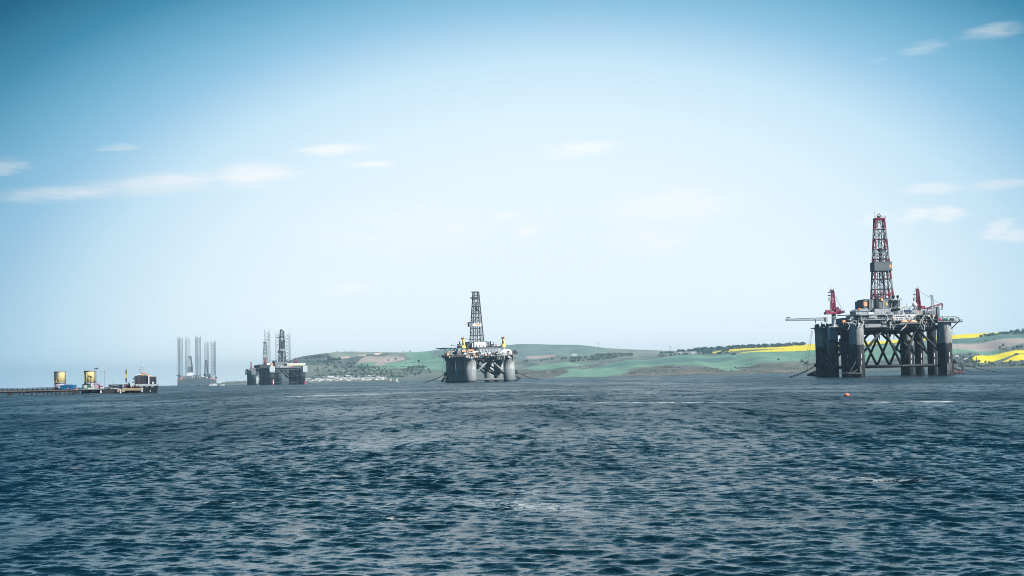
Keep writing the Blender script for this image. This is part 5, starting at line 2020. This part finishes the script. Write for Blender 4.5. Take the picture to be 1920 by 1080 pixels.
def pier():
    f = Frame('pier', 'long low timber pier on thin piles with brown deck and dark handrail', 'pier', 76, PD, 0, CR4)
    rt_, p = f.root, f.p
    xl, xr = p(-420, 640, -4).x, p(1870, 640, -4).x
    n = 46
    for k in range(n):
        a, b = xl + (xr - xl) * k / n, xl + (xr - xl) * (k + 1) / n
        MB().box2((a + .05, -5, PZ - .3), (b - .05, 6, PZ)).build('deck_plank', M['rust'], rt_)
    MB().box2((xl, -4.6, PZ - .9), (xr, -4.2, PZ - .3)).build('edge_beam', M['timber'], rt_)
    MB().box2((xl, 5.2, PZ - .9), (xr, 5.6, PZ - .3)).build('edge_beam', M['timber'], rt_)
    for X in (-340, -240, -120, -60, 172, 200, 250, 442, 540, 722, 822, 985, 1070, 1175, 1262, 1350, 1452, 1540, 1580, 1628, 1665, 1705, 1720, 1776, 1850):
        for v in (-4.2, 4.6):
            q = p(X, 690, v)
            MB().cyl((q.x, v, -4), (q.x, v, PZ - .85), .42, n=8).build('pile', M['timber'], rt_)
    for X0, X1 in ((150, 270), (410, 570), (690, 850), (940, 1090)):
        a, b = p(X0, 660, -4), p(X1, 660, -4)
        MB().box2((a.x, -4.5, PZ - 1.3), (b.x, 5.4, PZ - .92)).build('pile_cap', M['timber'], rt_)
    xe = p(1310, 600, -4.4).x
    k = 0
    x = p(-400, 600, -4.4).x
    step = p(213, 600, -4.4).x - p(100, 600, -4.4).x
    while x < xe:
        MB().box2((x - .14, -4.6, PZ), (x + .14, -4.3, PZ + 1.75)).build('rail_post', M['timber'], rt_)
        x += step
    for z in (.75, 1.25, 1.75):
        MB().box2((xl, -4.26, PZ + z - .12), (xe, -4.1, PZ + z + .12)).build('rail', M['timber'], rt_)
    # quay section
    q = Frame('quay', 'dark concrete quay block with pale beige fendering at the pier end', 'quay', 208, PD - 2, 0, CR5)
    p = q.p
    q.fbox('deck_slab', M['silogrey'], 20, 530, 596, 612, -8, 22)
    q.fbox('wall', M['timber'], 40, 430, 612, 690, -6, 18)
    q.fbox('fender_panel', M['beige'], 62, 184, 628, 652, -6.5, .5)
    q.fbox('fender_panel', M['light'], 250, 380, 624, 656, -6.5, .5)
    q.fbox('wall', M['timber'], 470, 850, 590, 690, -7, 20)
    q.fbox('wall_slope', M['dark'], 430, 476, 604, 690, -5, 16)
    q.fbox('fender_block', M['beige'], 838, 884, 580, 664, -8.5, 2)
    q.fbox('fender_block', M['beige'], 946, 1006, 580, 660, -8.5, 2)
    q.fbox('fender_pile', M['white'], 900, 922, 600, 690, -8.6, .9)
    q.fbox('fender_pile', M['white'], 1384, 1402, 570, 660, -8.6, .9)
    q.fbox('fender_pile', M['white'], 452, 478, 625, 686, -8, .9)
    q.fbox('deck_slab', M['beige'], 940, 1390, 572, 590, -8, 20)
    for k in range(12):
        q.fbox('fender_plank', M['beige'], 1010 + k * 31, 1036 + k * 31, 590, 626, -8.2, .6)
    q.fbox('wall', M['timber'], 940, 1390, 628, 682, -5, 16)
    for X in (1075, 1140, 1250, 1340):
        q.fbox('pile', M['timber'], X, X + 14, 626, 690, -7.6, 1)
    for k in range(9):
        X = 540 + k * 100
        q.tube('bollard', M['dark'], [(X, 598, -6), (X, 578, -6)], .35)


pier()


def silo(px0, px1, top, collar, base, label):
    X0, X1 = px0, px1
    f = thing_on_pier('silo', label, 'silo', (X0 + X1) / 2, (0, 0, 1.0), PD + 12)
    p = f.p
    r = (p(X1, top, 0).x - p(X0, top, 0).x) / 2
    zt, zc, zb = p(X0, top, 0).z, p((X0 + X1) / 2, collar, 0).z, 0
    rt_ = f.root
    MB().lathe((0, 0, 0), [(r * .93, zc), (r * .94, zt - 1.0), (r * .96, zt - .6)], 28).build('shell', M['silo'], rt_, smooth=True)
    for k in range(12):
        a = k * math.pi / 6 + .2
        MB().bar((r * .95 * math.cos(a), r * .95 * math.sin(a), zc), (r * .95 * math.cos(a), r * .95 * math.sin(a), zt - .6), .1).build('shell_seam', M['silo'], rt_)
    MB().lathe((0, 0, 0), [(r * 1.0, zt - .6), (r * 1.03, zt - .1), (r * .9, zt)], 28).build('rim', M['silogrey'], rt_, smooth=True)
    MB().lathe((0, 0, 0), [(r * .97, zc - .5), (r * .97, zc + .05)], 28).build('collar', M['silogrey'], rt_, smooth=True)
    MB().lathe((0, 0, 0), [(r * .9, zb), (r * .9, zc - .5)], 28).build('skirt', M['lilac'], rt_, smooth=True)
    # bare patch where the paint has gone, on the front left
    mb = MB()
    for (a0, a1, z0_, z1_) in ((R(232), R(262), zt - 5.2, zt - .7), (R(250), R(272), zt - 3.2, zt - .7)):
        n = 5
        vs = []
        for k in range(n + 1):
            a = a0 + (a1 - a0) * k / n
            vs += [(r * .975 * math.cos(a), r * .975 * math.sin(a), z0_ + .9 * (n - k) / n), (r * .975 * math.cos(a), r * .975 * math.sin(a), z1_)]
        mb._add(vs, [(2 * k, 2 * k + 2, 2 * k + 3, 2 * k + 1) for k in range(n)])
    if px0 < 120:
        mb.build('bare_patch', M['silogrey'], rt_)
    MB().lattice((r * .98, -r * .3, 0), (r * .98, -r * .3, zt), .5, .5, 14, .05, .08).build('ladder', M['silogrey'], rt_)


silo(101.5, 124, 696.5, 717.3, 726, 'pale yellow cylindrical silo with bare patch, behind the blue container')
silo(157.5, 179.5, 695, 716.3, 728, 'pale yellow cylindrical silo with grey rim beside the tall light mast')


def pier_things():
    f = thing_on_pier('container_shed', 'bright blue low-roofed shed on the pier below the left silo', 'shed', 123, CR4)
    p = f.p
    b = f.fbox('wall', M['blue'], 1300, 1640, 520, 606, -3, 7)
    for k in range(14):
        f.fbox('wall_rib', M['blue'], 1312 + k * 24, 1320 + k * 24, 522, 604, -3.15, .15, b)
    a_ = [p(X, Y, -3.2) for X, Y in ((1296, 522), (1646, 522), (1640, 498), (1500, 492), (1330, 514))]
    mb = MB()
    mb._add(a_ + [Vector((q.x, q.y + 7.4, q.z)) for q in a_], [(0, 1, 2, 3, 4), (9, 8, 7, 6, 5)] + [(i, (i + 1) % 5 + 0, (i + 1) % 5 + 5, i + 5) for i in range(5)])
    mb.build('roof', M['blue'], f.root)
    f.fbox('sign_board', M['white'], 1316, 1342, 534, 566, -3.3, .2)
    f.fbox('door', M['navy'], 1540, 1580, 548, 604, -3.2, .15)

    f = thing_on_pier('bollard', 'small dark post with white top in front of the blue shed', 'bollard', 126.5, CR4, PD - 3)
    f.tube('post', M['dark'], [(1524, 622, 0), (1524, 588, 0)], .4)
    f.tube('cap', M['white'], [(1524, 588, 0), (1524, 576, 0)], .35)
    f = thing_on_pier('cargo_pile', 'low pinkish red pile of goods right of the blue shed', 'cargo', 140, CR4)
    f.fbox('crate', M['pink'], 1648, 1690, 582, 604, -1, 2)
    f.fbox('crate', M['paleorange'], 1690, 1732, 590, 606, -1.5, 2)
    f.fbox('crate', M['pink'], 1660, 1700, 604, 618, -2.5, 1.5)
    f = thing_on_pier('site_cabin', 'small green cabin with white uprights beside the right silo', 'cabin', 160, CR5)
    b = f.fbox('wall', M['green'], 54, 182, 494, 596, -3, 4)
    f.fbox('roof', M['dark'], 50, 188, 482, 494, -3.4, 5)
    for k in range(3):
        f.fbox('door_panel', M['white'], 84 + k * 30, 98 + k * 30, 504, 580, -3.2, .2)
    f.fbox('side_panel', M['dark'], 40, 54, 530, 596, -3, 3)
    for k, x in enumerate((190, 226, 262)):
        f = thing_on_pier('sack_pallet', ['white wrapped pallet nearest the green cabin', 'white wrapped pallet, middle of three by the quay edge', 'white wrapped pallet beside the striped shed'][k], 'pallet', 150 + x / 12, CR5, PD - 3)
        f.fbox('load', M['white'], x - 15, x + 15, 566, 590, 0, 1.2)
        f.fbox('pallet_base', M['rust'], x - 16, x + 16, 590, 596, -.1, 1.4)
    f = thing_on_pier('striped_shed', 'white shed with dark stripes and red end on the quay', 'shed', 179.5, CR5)
    b = f.fbox('wall', M['white'], 300, 412, 490, 590, -3, 4)
    for k in range(6):
        f.fbox('stripe', M['lilac'], 316 + k * 17, 323 + k * 17, 506, 588, -3.15, .15, b)
    f.fbox('end_panel', M['red'], 412, 422, 500, 582, -3, 3)
    a_ = [f.p(X, Y, -3.3) for X, Y in ((290, 492), (422, 492), (408, 462), (362, 446), (310, 470))]
    mb = MB()
    mb._add(a_ + [Vector((q.x, q.y + 4.6, q.z)) for q in a_], [(0, 1, 2, 3, 4), (9, 8, 7, 6, 5)] + [(i, (i + 1) % 5, (i + 1) % 5 + 5, i + 5) for i in range(5)])
    mb.build('roof', M['lilac'], f.root)
    f = thing_on_pier('small_vehicle', 'small white vehicle with red top parked right of the striped shed', 'vehicle', 190, CR5)
    b = f.fbox('body', M['white'], 448, 520, 556, 586, -3, 2.2)
    f.fbox('roof', M['red'], 454, 502, 530, 556, -2.9, 2.0)
    for x in (462, 504):
        q = f.p(x, 588, -3.1)
        MB().cyl(q, q + Vector((0, .3, 0)), .38, n=10).build('wheel', M['dark'], f.root)
    # light masts
    for px, X, y0, y1, lab in ((181, 368, 470, 132, 'tall slim light mast close right of the second silo'),
                               (196, 552, 590, 160, 'tall slim light mast standing alone between silo and dark shed')):
        f = thing_on_pier('light_mast', lab, 'light mast', px, CR5, PD + 5)
        p = f.p
        q = p(X, y1, 0)
        MB().cyl((q.x + .25, 0, 0), (q.x, 0, q.z), .22, .12, 8).build('pole', M['galv'], f.root)
        MB().box((q.x, 0, q.z), (2.4, .5, .25)).build('cross_arm', M['galv'], f.root)
        for d in (-.9, 0, .9):
            MB().box((q.x + d, -.3, q.z + .2), (.6, .4, .5)).build('lamp', M['white'] if X > 400 else M['dark'], f.root)
    # dark shed
    f = thing_on_pier('dark_shed', 'low dark blue-grey shed with long window strip on the quay', 'shed', 213.5, CR5)
    b = f.fbox('wall', M['navy'], 642, 886, 506, 596, -4, 7)
    f.fbox('roof', M['dark'], 636, 892, 492, 506, -4.4, 8)
    f.fbox('window_strip', M['light'], 694, 880, 514, 526, -4.2, .2)
    f.fbox('door', M['mid'], 660, 690, 530, 594, -4.2, .2)
    for k in range(5):
        f.fbox('stack', M['white'], 700 + k * 28, 722 + k * 28, 568 + 4 * (k % 2), 592, -6, 1.2)
    f.tube('aerial', M['galv'], [(735, 492, -1), (735, 425, -1)], .08)
    # excavator with raised arm
    f = thing_on_pier('excavator', 'excavator with yellow arm raised straight up beside the ship', 'excavator', 236, CR5)
    p = f.p
    for v in (-3, -1):
        f.fbox('track', M['dark'], 985, 1075, 562, 590, v, .8)
    f.fbox('turntable_house', M['mid'], 985, 1080, 482, 560, -3, 2.8)
    for k in range(4):
        f.fbox('house_slat', M['pink'], 992, 1072, 490 + k * 18, 497 + k * 18, -3.15, .15)
    f.fbox('cab', M['slate'], 1080, 1102, 446, 500, -3, 1.5)
    bm = group_part('arm', f.root)
    MB().cyl(p(1040, 450, -2), p(1038, 350, -2), .35, .5, 6).build('ram', M['dark'], bm)
    MB().cyl(p(1040, 375, -2), p(1041, 255, -2), .42, .5, 4).build('boom', M['yellow'], bm)
    MB().cyl(p(1041, 258, -2), p(1040, 165, -2), .6, .5, 4).build('dipper', M['yellow'], bm)
    f.fbox('ram', M['dark'], 1030, 1050, 175, 248, -2.6, .25, bm)
    MB().cyl(p(1038, 180, -2), p(1036, 150, -2), .5, .15, 6).build('bucket', M['dark'], bm)
    f = thing_on_pier('blue_tank', 'small bright blue tank with white top beside the excavator', 'tank', 242, CR5)
    q = f.p(1103, 575, 0)
    MB().lathe((q.x, 0, 0), [(.8, 0), (.8, 1.7), (.3, 2.0)], 14).build('shell', M['blue'], f.root, smooth=True)
    MB().lathe((q.x, 0, 2.0), [(.75, 0), (.7, .6), (.3, 1.1)], 14).build('top', M['white'], f.root, smooth=True)
    for px, r, m, lab in ((247, .85, 'orange', 'large orange mooring float on the beige quay'), (251.5, .65, 'white', 'white mooring float next to the orange one'),
                          (257, .7, 'yellow', 'yellow mooring float nearest the ship')):
        f = thing_on_pier('mooring_float', lab, 'float', px, CR5, PD - 1)
        MB().ball((0, 0, r), r, 12, 8).build('float', M[m], f.root, smooth=True)
        MB().cyl((0, 0, 2 * r - .05), (0, 0, 2 * r + .25), .12, n=6).build('eye', M['dark'], f.root)


pier_things()


def ship():
    f = Frame('cargo_ship', 'dark hulled ship with white bulwark and orange deck crane moored at the pier end', 'ship', 273, PD + 6, 13, CR5)
    rt_, p = f.root, f.p
    def pz(Y, v=-12):
        return p(1480, Y, v).z
    zt, zd, zb = pz(486), pz(522), -1.5
    uL, uR = p(1215, 600, -12).x, p(1750, 600, -12).x
    w = (uR - uL) / 2
    um = (uR + uL) / 2
    secs = [(-12, .86, .74), (-9, 1.0, .86), (10, 1.0, .92), (30, .9, .7), (42, .45, .25), (48, .06, .04)]
    mb = MB()
    vs = []
    for v, a, b in secs:
        vs += [(um - w * b, v, zb), (um + w * b, v, zb), (um + w * a, v, zd), (um - w * a, v, zd)]
    fs = [(3, 2, 1, 0), tuple(len(vs) - 4 + i for i in range(4))]
    for k in range(len(secs) - 1):
        o = 4 * k
        for i in range(4):
            j = (i + 1) % 4
            fs.append((o + i, o + j, o + 4 + j, o + 4 + i))
    mb._add(vs, fs)
    mb.build('hull', M['shiphull'], rt_)
    bw = MB()
    for k in range(len(secs) - 1):
        (v0, a0, _), (v1, a1, _) = secs[k], secs[k + 1]
        for s in (-1, 1):
            bw._add([(um + s * w * a0 * 1.01, v0, zd - .1), (um + s * w * a1 * 1.01, v1, zd - .1), (um + s * w * a1 * 1.03, v1, zt), (um + s * w * a0 * 1.03, v0, zt),
                     (um + s * w * a0 * .98, v0, zd - .1), (um + s * w * a1 * .98, v1, zd - .1), (um + s * w * a1, v1, zt), (um + s * w * a0, v0, zt)],
                    [(0, 1, 2, 3), (7, 6, 5, 4), (3, 2, 6, 7), (0, 3, 7, 4)])
    bw.box2((um - w * .86, -12.25, zd - .1), (um + w * .86, -12.02, zt))
    bw.build('bulwark', M['light'], rt_)
    for X0, X1 in ((1345, 1420), (1470, 1530), (1590, 1660)):
        f.fbox('freeing_port', M['light'], X0, X1, 536, 552, -12.4, .2)
    f.fbox('rudder_post', M['light'], 1570, 1590, 610, 660, -12.3, .4)
    blk = f.fbox('deck_cargo', M['shipblock'], 1225, 1530, 300, 480, -8, 22)
    for k in range(6):
        f.fbox('cargo_seam', M['dark'], 1262 + k * 48, 1267 + k * 48, 304, 478, -8.2, .2, blk)
    f.fbox('deck_cargo', M['shipblock'], 1562, 1706, 314, 478, -8, 20)
    f.fbox('king_post', M['white'], 1536, 1558, 290, 482, -9, .8)
    wh = f.fbox('wheelhouse', M['light'], 1285, 1500, 272, 300, 4, 8)
    for k in range(5):
        f.fbox('window', M['glass'], 1300 + k * 38, 1324 + k * 38, 276, 290, 3.8, .25, wh)
    f.fbox('wheelhouse_roof', M['white'], 1296, 1400, 254, 268, 5, 6, wh)
    ms = group_part('mast', rt_)
    for X in (1338, 1352):
        f.tube('mast_leg', M['galv'], [(X, 268, 8), (X, 110, 8)], .09, ms)
    f.tube('mast_leg', M['galv'], [(1410, 268, 8), (1405, 110, 8)], .08, ms)
    for y in (112, 150, 185, 220):
        f.tube('mast_rung', M['galv'], [(1326, y, 8), (1420, y, 8)], .09, ms)
    f.tube('radar_bar', M['white'], [(1405, 74, 8), (1455, 70, 8)], .16, ms)
    f.tube('top_mast', M['galv'], [(1380, 112, 8), (1382, 28, 8)], .07, ms)
    f.fbox('funnel', M['slate'], 1360, 1394, 218, 262, 8, 2, ms)
    cr = group_part('deck_crane', rt_)
    MB().path([p(1408, 300, -4), p(1432, 228, -4)], .36).build('crane_column', M['orange'], cr)
    MB().path([p(1432, 226, -4), p(1500, 262, -5), p(1540, 300, -6)], .3).build('jib', M['orange'], cr)
    MB().path([p(1540, 286, -6), p(1618, 318, -7)], .28).build('jib_extension', M['paleorange'], cr)
    MB().path([p(1426, 250, -4), p(1470, 236, -4)], .2).build('ram', M['dark'], cr)
    for (X, Y0, Y1, m) in ((1320, 452, 490, 'pink'), (1642, 430, 474, 'white'), (1205, 340, 380, 'dark'), (1195, 425, 470, 'dark')):
        f.fbox('deck_locker', M[m], X - 14, X + 14, Y0, Y1, -9.5, 1.4)
    MB().path([p(1150, 500, -10), p(1200, 470, -10), p(1225, 480, -10)], .2).build('gangway', M['white'], rt_)
    f.tube('aerial', M['galv'], [(1546, 290, -6), (1546, 200, -6)], .07)


ship()


# ------------------------------------------------------------------ buoy
def buoy():
    w = on_sea(1588, 743)
    o = bpy.data.objects.new('mooring_buoy', None)
    col.objects.link(o)
    o.location = (w.x, w.y, .05)
    tag(o, 'round orange-red mooring buoy floating in front of the right rig', 'buoy')
    r = .47
    MB().lathe((0, 0, 0), [(max(.01, r * math.sin(t)), r * .9 * -math.cos(t) + .06) for t in [math.pi * k / 16 for k in range(6, 17)]], 28).build('float', M['buoy'], o, smooth=True)
    MB().lathe((0, 0, 0), [(r * .8, -.25), (r * 1.01, .0), (r * 1.01, .09)], 28).build('waterline_band', M['dark'], o, smooth=True)
    MB().lathe((0, 0, .47), [(.12, 0), (.12, .04)], 12).build('top_plate', M['white'], o)
    MB().path([(-.07, 0, .50), (-.06, 0, .58), (0, 0, .62), (.06, 0, .58), (.07, 0, .50)], .018).build('lifting_eye', M['dark'], o)


buoy()


# ------------------------------------------------------------------ sea haze
def haze():
    m = bpy.data.materials.new('sea_haze')
    m.use_nodes = True
    m.cycles.volume_sampling = 'DISTANCE'
    t = m.node_tree
    t.nodes.clear()
    out = t.nodes.new('ShaderNodeOutputMaterial')
    v = t.nodes.new('ShaderNodeVolumePrincipled')
    v.inputs['Density'].default_value = HAZE_DENSITY
    v.inputs['Color'].default_value = (.50, .80, 1.0, 1)
    v.inputs['Anisotropy'].default_value = 0.2
    t.links.new(v.outputs[0], out.inputs['Volume'])
    mb = MB().box((0, 0, 90), (29000, 29000, 192))
    mb.build('haze', m, kind='stuff')


haze()
